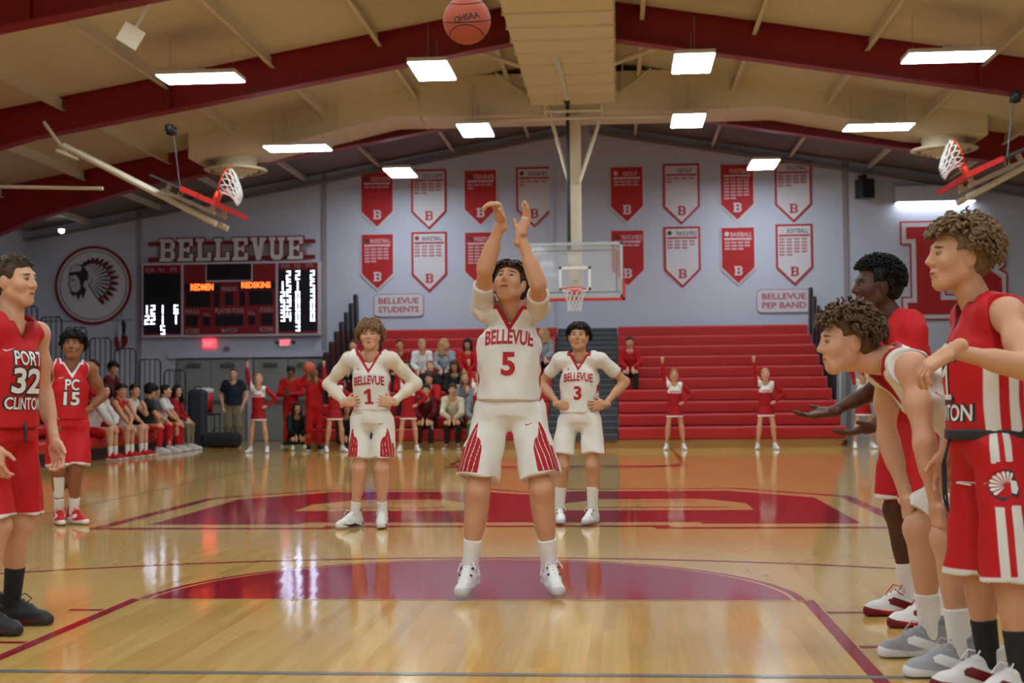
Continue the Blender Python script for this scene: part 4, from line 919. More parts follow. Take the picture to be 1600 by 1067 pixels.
# ---- clothes
def torso_cloth(B, o, name, mt, h, g=.018, hem=.02, sleeve=None, neck='v', vd=.13, armhole=True, side=None, seed=3, trim=.019, loose=.0, fold=.007, hood=False, trim2=False, top=None):
    J, k, b = B.J, B.k, B.b; pel, nk = J['pel'], J['neck']; d = nk-pel
    pr = B.torso(g/k)
    pr.append((frus(pel+B.pu*(hem-.03)*k, pel+d*.66, (.136*b+g+loose)*k, (.118*b+g)*k, B.left, .76), .06*k))
    if sleeve:
        for c in 'LR':
            sh, el, wr = J['sh'+c], J['el'+c], J['wr'+c]; fr_ = sleeve[c] if isinstance(sleeve, dict) else sleeve
            if fr_ <= 0: continue
            pr.append((ell(sh, V(.060, .060, .062)*k*b+g*.7), .03*k)); pr.append((ell(sh+(el-sh)*.5, V(1, 1, 1)*(.048*b+g*.7)*k), .03*k)) if fr_ > .5 else None
            if fr_ <= 1: pr.append((frus(sh, sh+(el-sh)*fr_, (.057*b+g*.7)*k, (.050*b+g)*k), .025*k))
            else:
                pr += [(cone(sh, el, (.054*b+g*.8)*k, (.045*b+g*.8)*k), .03*k), (cone(el+(wr-el)*.1, el+(wr-el)*.45, (.044*b+g*.7)*k, (.039*b+g*.7)*k), .03*k), (frus(el, el+(wr-el)*(fr_-1), (.044*b+g*.8)*k, (.031*b+g*.8)*k), .03*k), (ell(el, V(1, 1, 1)*(.044*b+g*.8)*k), .02*k)]
    if hood: pr.append((ell(nk-B.fw*.07*k+B.up*.02*k, V(.095, .05, .06)*k, B.T), .03*k))
    subs = []; nsub = [(cone(nk+B.up*.035*k+B.fw*.01*k, nk+B.up*.2*k+B.fw*.02*k, .076*k, .085*k), .01*k)] if not hood else []
    if armhole:
        for c, s in (('L', 1), ('R', -1)):
            sh = J['sh'+c]; subs.append((cone(sh+B.left*s*.040*k+B.up*.06*k, sh+B.left*s*.034*k-B.up*.10*k, .088*k, .066*k), .008*k))
    w1 = wav(seed, 26, fold*k, (1.3, 1.3, .35)); w2 = wav(seed+100, 60, fold*.45*k, (1, 1, .6)); wv = lambda x, y, z: w1(x, y, z)+w2(x, y, z)
    def loc(x, y, z):
        px, py, pz = x-nk[0], y-nk[1], z-nk[2]
        return [px*e[0]+py*e[1]+pz*e[2] for e in (B.left, B.fw, B.up)]
    def cutd(a, bb, c):
        w_ = .60
        dV = (np.abs(a)-(c+vd*k)*w_)/math.sqrt(1+w_*w_) if neck == 'v' else np.sqrt(a*a+((c-.03*k)*.8)**2)-.085*k
        return np.minimum(np.maximum(dV, -(bb+.02)), np.maximum(np.abs(a)-.088*k, .012*k-c))
    def post(f, x, y, z):
        f = f+wv(x, y, z); a, bb, c = loc(x, y, z)
        f = np.maximum(f, -cutd(a, bb, c))
        hz = (x-pel[0])*B.pu[0]+(y-pel[1])*B.pu[1]+(z-pel[2])*B.pu[2]-hem*k
        return np.maximum(f, -hz)
    vs, qs = solid(pr, h, .04, subs+nsub, post)
    a, bb, c = loc(vs[:, 0], vs[:, 1], vs[:, 2]); cu = cutd(a, bb, c)
    m1 = (trim*k-cu) if trim else np.full(len(vs), -1.)
    m1 = np.where(c > -.30*k, m1, -1)
    if trim2:
        for p_, _ in subs: m1 = np.maximum(m1, .016*k-p_[0](vs[:, 0], vs[:, 1], vs[:, 2]))
    at = {'m1': m1}
    if side: at['m2'], at['m3'] = side(a, bb, c, vs)
    me = np_mesh(name, vs, qs, at); ob = link(name, me, o, mt); ob['_v'] = 0; del ob['_v']
    GEO[ob.name] = (vs, qs); return ob
GEO = {}
def shorts(B, o, name, mt, h, frac=.9, top=.13, r0=.104, r1=.112, fn=None, seed=5, fold=.008, taper=None):
    J, k, b = B.J, B.k, B.b; pel = J['pel']
    pr = [(ell(pel+B.pu*.02*k, V(.160*b, .124*b, .12)*k, B.PT), .04*k), (frus(pel-B.pu*.02*k, pel+B.pu*top*k, .157*b*k, .146*b*k, B.hl, .77), .03*k)]
    for c, s in (('L', 1), ('R', -1)):
        hp, kn = J['hip'+c], J['kn'+c]; an = J['an'+c]
        if frac <= 1.3:
            rr_ = lambda t: (.089+(r1-.089)*t/frac)*b*k; cx = B.hl*s*.008*k; L_ = kn-hp
            pr += [(cone(hp+cx+L_*.04, hp+cx+L_*.5, rr_(.04), rr_(.5)), .05*k), (frus(hp+cx+L_*.3, hp+cx+L_*frac, rr_(.3)-.0015, r1*b*k), .004*k)]
        else: pr += [(cone(hp, kn, r0*b*k, r1*b*k), .04*k), (frus(kn, kn+(an-kn)*(frac-1), r1*b*k, (taper or r1)*b*k), .03*k), (ell(kn, V(1, 1, 1)*r1*b*k), .03*k)]
    w1 = wav(seed, 30, fold*k, (1.4, 1.4, .25)); w2 = wav(seed+100, 62, fold*.4*k, (1, 1, .5)); wv = lambda x, y, z: w1(x, y, z)+w2(x, y, z)
    pu = B.pu
    def post(f, x, y, z): return np.maximum(f+wv(x, y, z), (x-pel[0])*pu[0]+(y-pel[1])*pu[1]+(z-pel[2])*pu[2]-top*k)
    vs, qs = solid(pr, h, .03, (), post)
    hz = (vs-pel)@pu/k; lat = (vs-pel)@B.hl; sgn = np.where(lat > 0, 1., -1.)
    t = np.zeros(len(vs)); ang = np.zeros(len(vs))
    for c, s in (('L', 1), ('R', -1)):
        hp, kn = J['hip'+c], J['kn'+c]; ax = kn-hp; L = np.linalg.norm(ax); u = ax/L; q = vs-hp; tt = q@u; r_ = q-tt[:, None]*u
        fwd = nrm(np.cross(B.hl, -u)); fwd = fwd if fwd@B.pf > 0 else -fwd
        an_ = np.degrees(np.arctan2(r_@fwd, r_@B.hl*s)); mk = sgn == s
        t[mk] = (tt/(L*(frac if frac <= 1.3 else 1)))[mk]; ang[mk] = an_[mk]
    at = {}
    if fn:
        for i, m_ in enumerate(fn(t, ang, hz, vs)): at['m%d' % (i+1)] = m_
    ob = link(name, np_mesh(name, vs, qs, at), o, mt); GEO[ob.name] = (vs, qs); return ob
def shoes(B, o, mt, res, socks=None, sock_len=.16, laces=None, lift=0., dots=False):
    h = {'hi': .006, 'mid': .008, 'lo': .014}[res]; k = B.k; out = []
    for c in 'LR':
        an = B.J['an'+c]; f = B.fd[c]; l = np.cross(V(0, 0, 1), f); pt = lift
        up = V(0, 0, 1); F_ = nrm(f-up*pt); U_ = nrm(up+f*pt); g = an-U_*.085*k
        kk = k*1.09; P = lambda a, b_, z: g+F_*a*kk+l*b_*kk+U_*z*kk
        pr = [(cone(P(-.045, 0, .045), P(.06, 0, .045), .040*k, .043*k), .02*k), (cone(P(.06, 0, .04), P(.165, 0, .032), .042*k, .034*k), .03*k),
              (frus(P(-.035, 0, .04), P(-.015, 0, .135), .046*k, .044*k), .02*k), (cone(P(.02, 0, .095), P(.10, 0, .062), .030*k, .026*k), .02*k),
              (cone(P(-.05, 0, .016), P(.07, .0, .016), .044*k, .046*k), .004*k), (cone(P(.07, 0, .016), P(.175, .004*(1 if c == 'L' else -1), .018), .047*k, .040*k), .004*k)]
        def post(fl, x, y, z): return np.maximum(fl, -((x-g[0])*U_[0]+(y-g[1])*U_[1]+(z-g[2])*U_[2]))
        vs, qs = solid(pr, h, .02, (), post); q = vs-g; zz = q@U_/k; aa = q@F_/k; bb = q@l/k
        at = {'m1': (.030+.006*np.cos(aa*30)-zz)*k, 'm2': (.020-np.abs(zz-.062-(aa-.02)*.35+.02))*k*np.where((np.abs(bb) > .028) & (aa > -.05) & (aa < .12), 1, -1)-np.where((np.abs(bb) > .028) & (aa > -.05) & (aa < .12), 0, .05), 'm3': (zz-.125)*k}
        so = link('shoe', np_mesh('shoe', vs, qs, at), o, mt)
        if dots:
            for a_, b_, z_ in ((.055, .026, .098), (.055, -.026, .098), (.095, .024, .074), (.095, -.024, .074)): MB().tube([P(a_, b_, z_), P(a_, b_*1.25, z_+.006)], .007*k, 8).obj('eyelet', M_ltk, so)
        if laces:
            for i in range(4):
                a0 = .035+i*.022; zt = .122-.45*(a0-.01)
                MB().tube([P(a0, -.026, zt-.012), P(a0+.006, 0, zt+.008), P(a0, .026, zt-.012)], .0032*k, 5).obj('lace', laces, so)
            MB().tube([P(.03, 0, .118), P(.05, .03, .13), P(.075, .045, .105), P(.05, .05, .09)], .003*k, 5).obj('lace', laces, so); MB().tube([P(.03, 0, .118), P(.06, -.03, .125), P(.085, -.04, .09)], .003*k, 5).obj('lace', laces, so)
        if socks:
            kn = B.J['kn'+c]; u = nrm(kn-an)
            vs, qs = solid([(frus(an-u*.02*k, an+u*sock_len*k, .041*k*B.b, (.043+.07*max(0, sock_len-.08))*k*B.b), .01)], h, .02, (), lambda fl, x, y, z: fl+.0012*np.sin(z*420))
            link('sock', np_mesh('sock', vs, qs), o, socks)
def decal(target, vf, c, right, up, mt, name, off=.003, arch=0., parent=None, maxe=.02):
    import bmesh
    vs, fs = vf; c = V(*c); r = nrm(V(*right)); u = nrm(V(*up)); n = nrm(np.cross(r, u))
    bm = bmesh.new(); bv = [bm.verts.new((a, b_, 0)) for a, b_ in vs]
    for f in fs:
        try: bm.faces.new([bv[i] for i in f])
        except ValueError: pass
    for _ in range(3):
        es = [e for e in bm.edges if e.calc_length() > maxe]
        if not es: break
        bmesh.ops.subdivide_edges(bm, edges=es, cuts=1)
    bmesh.ops.triangulate(bm, faces=bm.faces)
    gv, gq = GEO[target.name]; key = target.name
    if key not in _bvh: _bvh[key] = BVHTree.FromPolygons([tuple(x) for x in gv], [tuple(int(i) for i in q) for q in gq])
    w_ = np.abs(np.array(vs)[:, 0]).max()
    for v in bm.verts:
        x, y = v.co.x, v.co.y; y += arch*(1-(x/w_)**2)
        p0 = c+r*x+u*y; hit, nn, _, _ = _bvh[key].ray_cast(Vector(p0+n*.4), Vector(-n), .9)
        v.co = (hit+Vector(n)*off) if hit is not None else Vector(p0)
    me = bpy.data.meshes.new(name); bm.to_mesh(me); bm.free()
    return link(name, me, parent or target, mt)
_bvh = {}
def grow(vf, s):   # crude outline: eight shifted copies at slightly different depths are avoided by scaling strokes through text offset
    return vf
SWOOSH = ([(-.5, .05), (-.42, -.12), (-.28, -.16), (-.05, -.06), (.5, .22), (-.05, .02), (-.25, -.04), (-.36, .0)], [(0, 1, 2, 3, 4, 5, 6, 7)])
def swoosh(w): return np.array(SWOOSH[0])*w, SWOOSH[1]
UA = [(-.5, .5), (-.3, .5), (-.12, .1), (.12, .1), (.3, .5), (.5, .5), (.25, 0), (.5, -.5), (.3, -.5), (.12, -.1), (-.12, -.1), (-.3, -.5), (-.5, -.5), (-.25, 0)]
# ================================================================ PLAYERS
LS = srgb(212, 162, 132); LS2 = srgb(206, 154, 120); TAN = srgb(196, 146, 112); BRN = srgb(150, 98, 68); DRK = srgb(84, 52, 38)
SK = {n: skin_mat(n, c, b) for n, c, b in (('light', LS, (.10, .06, .04, 1)), ('light_warm', LS2, (.06, .035, .02, 1)), ('tan', TAN, (.05, .03, .02, 1)), ('brown', BRN, (.015, .01, .008, 1)), ('dark', DRK, (.008, .006, .005, 1)))}
HM = {n: hair_mat(n, c) for n, c in (('brown', srgb(64, 44, 32)), ('dark', srgb(34, 24, 20)), ('black', (.006, .005, .005, 1)), ('light_brown', srgb(140, 104, 70)), ('blond', srgb(176, 142, 96)), ('curl_brown', srgb(92, 68, 46)))}
JW = srgb(226, 222, 216); JR = srgb(196, 24, 32); JR2 = srgb(170, 16, 26); OFFW = srgb(222, 212, 196)
M_ltr = mat('print_red', srgb(176, 20, 34), .6); M_ltw = mat('print_white', (.80, .79, .78, 1), .6); M_ltk = mat('print_black', (.02, .02, .025, 1), .6)
M_sockw = mat('sock_white', (.80, .79, .77, 1), .85, noise=.05, nscale=60); M_sockb = mat('sock_black', (.015, .015, .017, 1), .85)
M_lace = mat('lace_white', (.8, .8, .78, 1), .7)
def home_jersey(name, n2='stripe'): return attr_mat('home_jersey_'+name, JW, (JR2, JR2, JW), .65, bump=.12, bscale=500)
def front(B, dz, dx=0., t=None):   # a point in front of the torso, dz below the neck (units of body scale)
    return B.J['neck']-B.up*dz*B.k+B.left*dx*B.k
def home_side(a, b, c, vs):   # slanted red bars down the flanks
    s = .045-np.abs(b+.015); s = np.where((np.abs(a) > .09) & (c < -.20), s, -1.)
    st = np.sin((c+np.abs(b)*1.2)*55)-.35
    return s, np.where(s > 0, st*.02, -1.)
def wing(t, ang, hz, vs):   # feather print on the outer front of each leg, hem free
    top = .34+.012*np.abs(ang-55)-.13*np.abs(np.sin(np.radians(ang)*5.5))
    reg = np.minimum(np.minimum((ang-8)/90, (88-ang)/90), (t-top)*.3); reg = np.where(t > .97, np.minimum(reg, .985-t), reg)
    st = np.sin(ang*.42+t*9.0)-.80
    return reg, np.where(reg > 0, st*.02, -1.), (hz-.092)*-1-.02+np.zeros(len(t))-9
def side_only(lo, hi): return lambda t, ang, hz, vs: (np.where(t > -.5, .16-np.abs(np.radians(ang-8)), -1.)*.1, np.full(len(t), -1.), np.full(len(t), -1.))
M_wing = attr_mat('home_shorts_feather', JW, (JR2, JW, JW), .6, bump=.1, bscale=500)
def home_text(B, j, num, s=1., t1=.235, t2=.36):
    k = B.k; l, u = B.left, B.up
    decal(j, text2d('BELLEVUE', .255*k*s, .078*k, .03), front(B, t1), l, u, M_ltr, 'lettering', arch=.014)
    decal(j, text2d(num, None, .125*k, .035) if num != '1' else (ONE[0]*.13*k, ONE[1]), front(B, t2), l, u, M_ltr, 'number')
    decal(j, (np.array(UA)*.026*k, [tuple(range(14))]), front(B, .125, -.09), l, u, M_ltr, 'chest_logo')
ONE = (np.array([(-.28, -.5), (.32, -.5), (.32, -.36), (.14, -.36), (.14, .5), (-.04, .5), (-.32, .32), (-.32, .12), (-.09, .24), (-.09, -.36), (-.28, -.36)]), [tuple(range(11))])
# ---- the shooter, number 5
J = dict(pel=(0, 0, 1.0), neck=(.02, -.01, 1.565), shL=(.165, -.03, 1.565), shR=(-.135, -.03, 1.565), hipL=(.095, 0, 1.0), hipR=(-.095, 0, 1.0), elL=(.19, -.32, 1.67), wrL=(.10, -.35, 1.925), anL=(.22, -.01, .13), knL=(.18, -.10, .575), elR=(-.10, -.27, 1.76), wrR=(-.005, -.33, 2.01), anR=(-.22, -.05, .13), knR=(-.165, -.10, .57), head=(.015, -.05, 1.70))
B = Body(J, 1.86, 1., (-10, 24, 3), .98, dict(L=14, R=-6))
P5 = make_body(B, 'hi', SK['light_warm'], 'player in white number 5 uniform with both arms raised after a free throw', 'person', (.22, .25, 0), dict(R=((-.2, -.3, .9), (-.85, -.5, -.1), 'flick'), L=((.3, -.08, .95), (-.85, -.45, .1), 'up')))
make_hair(B, 'swept', HM['brown'], P5, 'hi', 11)
us = torso_cloth(B, P5, 'undershirt', mat('undershirt_white', srgb(216, 210, 204), .8, bump=.1, bscale=400), .008, g=.008, hem=.05, sleeve=.62, neck='round', armhole=False, trim=0, fold=.004, seed=4)
j = torso_cloth(B, P5, 'jersey', home_jersey('five'), .0065, hem=.06, side=home_side, seed=8, vd=.09)
home_text(B, j, '5', 1., .165, .295)
s5 = shorts(B, P5, 'shorts', M_wing, .0065, .84, .13, fn=wing, seed=9)
MB().obj if False else None
wb = solid([(frus(V(*J['pel'])+B.pu*.075*B.k, V(*J['pel'])+B.pu*.135*B.k, .156*B.k, .151*B.k, B.hl, .79), .01)], .0065, .02); link('waistband', np_mesh('waistband', *wb), s5, mat('band_white', srgb(224, 220, 212), .7))
decal(s5, swoosh(.05), V(.12, -.1, .93), (1, 0, 0), (0, 0, 1), M_ltr, 'leg_logo')
decal(s5, text2d('REDMEN', .20, .040, .03), V(-.235, -.02, .72), nrm(V(0, -.15, -1)), nrm(V(.6, -.8, 0)), M_ltr, 'side_lettering')
M_shoe5 = attr_mat('shoe_white', (.78, .78, .78, 1), ((.50, .50, .52, 1), (.60, .60, .62, 1), (.8, .8, .8, 1)), .55)
shoes(B, P5, M_shoe5, 'hi', M_sockw, .17, M_lace, .10, True)
# ---- number 1, hands on hips, long sleeves
J = dict(pel=(0, 0, .89), neck=(-.01, 0, 1.43), shL=(.165, 0, 1.385), shR=(-.185, 0, 1.385), hipL=(.088, 0, .89), hipR=(-.088, 0, .89), elL=(.355, .09, 1.19), wrL=(.185, -.06, 1.03), anL=(.075, .03, .095), knL=(.088, -.05, .49), elR=(-.385, .07, 1.19), wrR=(-.21, -.06, 1.03), anR=(-.15, 0, .095), knR=(-.095, -.06, .49), head=(-.01, -.01, 1.585))
B = Body(J, 1.74, .94, (2, 3, 0), 1., dict(L=6, R=-28))
P1 = make_body(B, 'mid', SK['light'], 'player in white number 1 uniform and long sleeves, hands on hips', 'person', (-1.22, 3.9, 0), dict(R=((.8, -.35, .15), (.25, .9, -.1), 'hip'), L=((-.8, -.35, .15), (-.25, .9, -.1), 'hip')))
make_hair(B, 'shag', HM['light_brown'], P1, 'mid', 21)
us = torso_cloth(B, P1, 'undershirt', mat('sleeve_cream', OFFW, .8, bump=.1, bscale=400), .010, g=.008, hem=.05, sleeve=1.93, neck='round', armhole=False, trim=0, fold=.004, seed=14)
j = torso_cloth(B, P1, 'jersey', home_jersey('one'), .008, hem=.08, side=home_side, seed=18); home_text(B, j, '1')
s1 = shorts(B, P1, 'shorts', M_wing, .008, .80, .13, fn=wing, seed=19)
decal(s1, swoosh(.045), V(.10, -.1, .86), (1, 0, 0), (0, 0, 1), M_ltk, 'leg_logo')
M_shoe1 = attr_mat('shoe_white_black', (.72, .72, .70, 1), ((.02, .02, .02, 1), (.7, .7, .7, 1), (.02, .02, .02, 1)), .55)
shoes(B, P1, M_shoe1, 'mid', M_sockw, .13, M_lace)
# ---- number 3, hands on hips, short sleeves
J = dict(pel=(0, 0, .87), neck=(.01, 0, 1.41), shL=(.18, -.02, 1.37), shR=(-.16, .02, 1.37), hipL=(.09, -.01, .87), hipR=(-.09, .01, .87), elL=(.39, .06, 1.185), wrL=(.215, -.07, .995), anL=(.10, -.03, .095), knL=(.11, -.09, .49), elR=(-.325, .10, 1.18), wrR=(-.175, -.05, 1.0), anR=(-.18, .03, .095), knR=(-.15, -.05, .49), head=(0, -.01, 1.565))
B = Body(J, 1.70, .98, (-4, 6, 0), 1., dict(L=-18, R=8))
P3 = make_body(B, 'mid', SK['tan'], 'player in white number 3 uniform and short sleeves, hands on hips', 'person', (.49, 4.2, 0), dict(R=((.8, -.35, -.1), (.25, .9, -.1), 'hip'), L=((-.85, -.3, -.05), (-.25, .9, -.1), 'hip')))
make_hair(B, 'swept', HM['dark'], P3, 'mid', 31)
us = torso_cloth(B, P3, 'undershirt', mat('undershirt_white', None), .010, g=.008, hem=.05, sleeve=.62, neck='round', armhole=False, trim=0, fold=.004, seed=24)
j = torso_cloth(B, P3, 'jersey', home_jersey('three'), .008, hem=.06, side=home_side, seed=28, vd=.105); home_text(B, j, '3', 1., .205, .335)
s3 = shorts(B, P3, 'shorts', attr_mat('home_shorts_stripe', JW, (JR2, JW, JW), .6, bump=.1, bscale=500), .008, .76, .13, r0=.104, r1=.108, fn=side_only(0, 1), seed=29)
shoes(B, P3, M_shoe5, 'mid', M_sockw, .24, M_lace, 0, True)
# ---- visitor 32, standing at the lane in profile
J = dict(pel=(0, 0, .92), neck=(.04, 0, 1.455), shL=(.09, .165, 1.41), shR=(-.04, -.165, 1.41), hipL=(.035, .085, .92), hipR=(-.035, -.085, .92), elL=(.09, .24, 1.125), wrL=(.18, .16, .885), anL=(-.03, .15, .09), knL=(.03, .10, .50), elR=(-.03, -.21, 1.12), wrR=(.04, -.19, .87), anR=(-.05, -.12, .09), knR=(.01, -.09, .50), head=(.055, -.005, 1.655))
B = Body(J, 1.76, .96, (78, 0, 0), 1., dict(L=80, R=78))
P32 = make_body(B, 'hi', SK['light'], 'player in red number 32 jersey with arms hanging, standing along the lane', 'person', (-2.10, -.95, 0), dict(R=((.22, -.05, -1), (.2, .95, 0), 'relax'), L=((.25, -.1, -1), (-.3, -.9, 0), 'relax')))
make_hair(B, 'short', hair_mat('ash_brown', srgb(78, 60, 46)), P32, 'hi', 41)
def away_side(a, b, c, vs): return np.where((np.abs(a) > .10) & (c < -.20), .05-np.abs(b), -1.), np.full(len(vs), -1.)
M_away = attr_mat('away_jersey', JR, (srgb(150, 14, 24), (.75, .73, .72, 1), JR), .6, bump=.12, bscale=500)
j = torso_cloth(B, P32, 'jersey', M_away, .0065, hem=.04, side=away_side, seed=48, trim=.008, vd=.085)
k = B.k
def out_text(j, st, w, h, c, l, u, fill, edge, nm, bold=.02, arch=0):
    decal(j, text2d(st, w, h, bold), c, l, u, fill, nm, .0045, arch); v, f = text2d(st, None, h*1.16, bold+.05); v = v*np.array([(w or np.ptp(text2d(st, None, h, bold)[0][:, 0]))*1.07/np.ptp(v[:, 0]), 1]); decal(j, v*1. if False else v, c, l, u, edge, nm+'_outline', .0022, arch) if False else decal(j, (v, f), c, l, u, edge, nm+'_outline', .0022, arch)
out_text(j, 'PORT', .17*k, .07*k, front(B, .165, .0), B.left, B.up, M_ltw, M_ltk, 'lettering'); out_text(j, '32', .18*k, .125*k, front(B, .275, .0), B.left, B.up, M_ltw, M_ltk, 'number', .03); out_text(j, 'CLINTON', .22*k, .06*k, front(B, .385, .0), B.left, B.up, M_ltw, M_ltk, 'lettering')
decal(j, swoosh(.05), front(B, .13, -.10), B.left, B.up, M_ltw, 'chest_logo')
def away_leg(t, ang, hz, vs):
    st = np.where(t > .1, .028-np.abs(np.abs(np.radians(ang-4))*.13-.035)*1., -1.)
    return st, (t-.955)*.3, np.full(len(t), -1.)
M_away_s = attr_mat('away_shorts', JR, ((.76, .74, .73, 1), (.76, .74, .73, 1), JR), .6, bump=.1, bscale=500)
s32 = shorts(B, P32, 'shorts', M_away_s, .0065, .92, .085, fn=away_leg, seed=49)
MB().tube([V(*J['pel'])+B.pf*.125+B.pu*.07, V(*J['pel'])+B.pf*.14+B.pu*.03, V(*J['pel'])+B.pf*.14-B.pu*.03], .008, 6).obj('drawstring', M_ltk, s32)
M_shoeB = attr_mat('shoe_black', (.02, .02, .022, 1), (srgb(86, 30, 32), (.03, .03, .03, 1), (.02, .02, .02, 1)), .5)
shoes(B, P32, M_shoeB, 'hi', M_sockb, .20, mat('lace_black', (.02, .02, .02, 1), .7))
# ---- visitor 15
J = dict(pel=(0, 0, .87), neck=(.02, 0, 1.39), shL=(.155, .09, 1.345), shR=(-.13, -.09, 1.345), hipL=(.075, .05, .87), hipR=(-.075, -.05, .87), elL=(.24, .19, 1.11), wrL=(.15, .05, .985), anL=(.03, .05, .095), knL=(.08, -.02, .48), elR=(-.19, -.04, 1.09), wrR=(-.08, -.14, .93), anR=(-.09, .03, .095), knR=(-.05, -.08, .48), head=(.045, -.01, 1.54))
B = Body(J, 1.72, 1., (12, 8, 0), 1.02, dict(L=52, R=30))
P15 = make_body(B, 'mid', SK['brown'], 'player in red number 15 jersey with a white calf sleeve, hand on hip', 'person', (-3.94, 4.2, 0), dict(R=((.3, -.5, -.8), (.6, .6, 0), 'relax'), L=((-.6, -.6, -.1), (-.5, .6, 0), 'hip')))
make_hair(B, 'mop', HM['black'], P15, 'mid', 51)
j = torso_cloth(B, P15, 'jersey', attr_mat('away_jersey_trim', JR, ((.70, .68, .70, 1), (.02, .02, .03, 1), JR), .6), .008, hem=.04, side=lambda a, b, c, vs: (np.full(len(vs), -1.), np.full(len(vs), -1.)), seed=58, trim=.017, trim2=True, vd=.10)
k = B.k; out_text(j, 'PC', .12*k, .10*k, front(B, .19, 0), B.left, B.up, M_ltw, M_ltk, 'lettering'); out_text(j, '15', .14*k, .12*k, front(B, .315, 0), B.left, B.up, M_ltw, M_ltk, 'number', .03); decal(j, swoosh(.045), front(B, .13, -.09), B.left, B.up, M_ltw, 'chest_logo')
shorts(B, P15, 'shorts', attr_mat('away_shorts_plain', JR, ((.76, .74, .73, 1),), .6), .008, .92, .13, fn=lambda t, a, h, v: ((t-.96)*.3,), seed=59)
kn, an = V(*J['knR']), V(*J['anR']); vs, qs = solid([(frus(kn+(kn-an)*.12, kn+(an-kn)*.62, .064, .047), .01), ], .009, .02); link('calf_sleeve', np_mesh('calf_sleeve', vs, qs), P15, M_sockw)
M_shoeR = attr_mat('shoe_red', srgb(200, 30, 40), ((.75, .72, .72, 1), (.78, .76, .76, 1), srgb(200, 30, 40)), .5); shoes(B, P15, M_shoeR, 'mid', M_sockw, .15, mat('lace_red', srgb(190, 26, 36), .7))
# ---- visitor in red tee at the lane, palms up
J = dict(pel=(0, 0, .92), neck=(-.06, 0, 1.435), shL=(-.03, -.175, 1.38), shR=(-.10, .175, 1.38), hipL=(.02, -.09, .92), hipR=(-.02, .09, .92), elL=(-.06, -.22, 1.09), wrL=(-.23, -.27, .925), anL=(.05, -.24, .09), knL=(0, -.17, .51), elR=(-.12, .22, 1.095), wrR=(-.355, .14, .99), anR=(.0, .10, .09), knR=(-.05, .09, .51), head=(-.15, 0, 1.60))
B = Body(J, 1.84, .97, (-78, 0, 0), 1., dict(L=-80, R=-76))
PR1 = make_body(B, 'hi', SK['dark'], 'player in plain red tee with short black hair, palms held out along the lane', 'person', (2.23, -.52, 0), dict(R=((-1, -.05, -.15), (0, -.15, 1), 'up'), L=((-.95, -.1, -.25), (.1, .2, 1), 'up')))
make_hair(B, 'afro', HM['black'], PR1, 'hi', 61)
torso_cloth(B, PR1, 'tee_shirt', attr_mat('red_tee', JR, (srgb(160, 16, 26),), .75, bump=.12, bscale=300), .008, g=.022, hem=.02, sleeve=.72, neck='round', armhole=False, trim=.012, seed=68, fold=.010, loose=.01)
sR = shorts(B, PR1, 'shorts', attr_mat('away_shorts_plain', None), .008, .86, .12, fn=lambda t, a, h, v: ((t-.955)*.3,), seed=69)
for c in 'LR':
    hp, kn, an = V(*J['hip'+c]), V(*J['kn'+c]), V(*J['an'+c]); vs, qs = solid([(cone(hp, kn, .092, .064), .02), (frus(kn, kn+(an-kn)*.12, .064, .058), .02)], .010, .02); link('tights', np_mesh('tights', vs, qs), PR1, mat('dark_red_tights', srgb(132, 12, 24), .6))
M_shoeWR = attr_mat('shoe_white_red', (.72, .71, .70, 1), (srgb(190, 26, 34), srgb(110, 20, 28), (.7, .7, .7, 1)), .5); shoes(B, PR1, M_shoeWR, 'hi', M_sockw, .16, mat('lace_red', None))
# ---- curly-haired home player bent over, hands on knees
J = dict(pel=(.02, 0, .86), neck=(-.46, 0, 1.225), shL=(-.40, -.175, 1.18), shR=(-.43, .175, 1.18), hipL=(.03, -.09, .86), hipR=(-.01, .09, .86), elL=(-.375, -.25, .905), wrL=(-.335, -.235, .665), anL=(-.245, -.21, .09), knL=(-.28, -.20, .525), elR=(-.42, .25, .91), wrR=(-.36, .19, .66), anR=(-.27, .19, .09), knR=(-.31, .16, .525), head=(-.625, -.01, 1.292))
B = Body(J, 1.80, 1.02, (-80, -4, 0), 1.02, dict(L=-82, R=-76))
PR2 = make_body(B, 'hi', SK['light'], 'curly-haired player in white jersey bending forward with hands on knees', 'person', (2.37, -1.65, 0), dict(R=((.1, -.1, -1), (.9, .2, .2), 'relax'), L=((.15, .05, -1), (.9, .3, .2), 'relax')))
make_hair(B, 'curly', HM['curl_brown'], PR2, 'hi', 71)
j = torso_cloth(B, PR2, 'jersey', home_jersey('bent'), .0075, hem=.05, side=home_side, seed=78, vd=.12)
shorts(B, PR2, 'shorts', attr_mat('home_shorts_stripe', None), .0075, .84, .13, fn=side_only(0, 1), seed=79)
M_shoeG = attr_mat('shoe_grey', srgb(150, 152, 158), ((.62, .63, .66, 1), (.75, .75, .77, 1), srgb(130, 132, 140)), .6); shoes(B, PR2, M_shoeG, 'hi', M_sockw, .17, mat('lace_grey', srgb(190, 190, 195), .7))
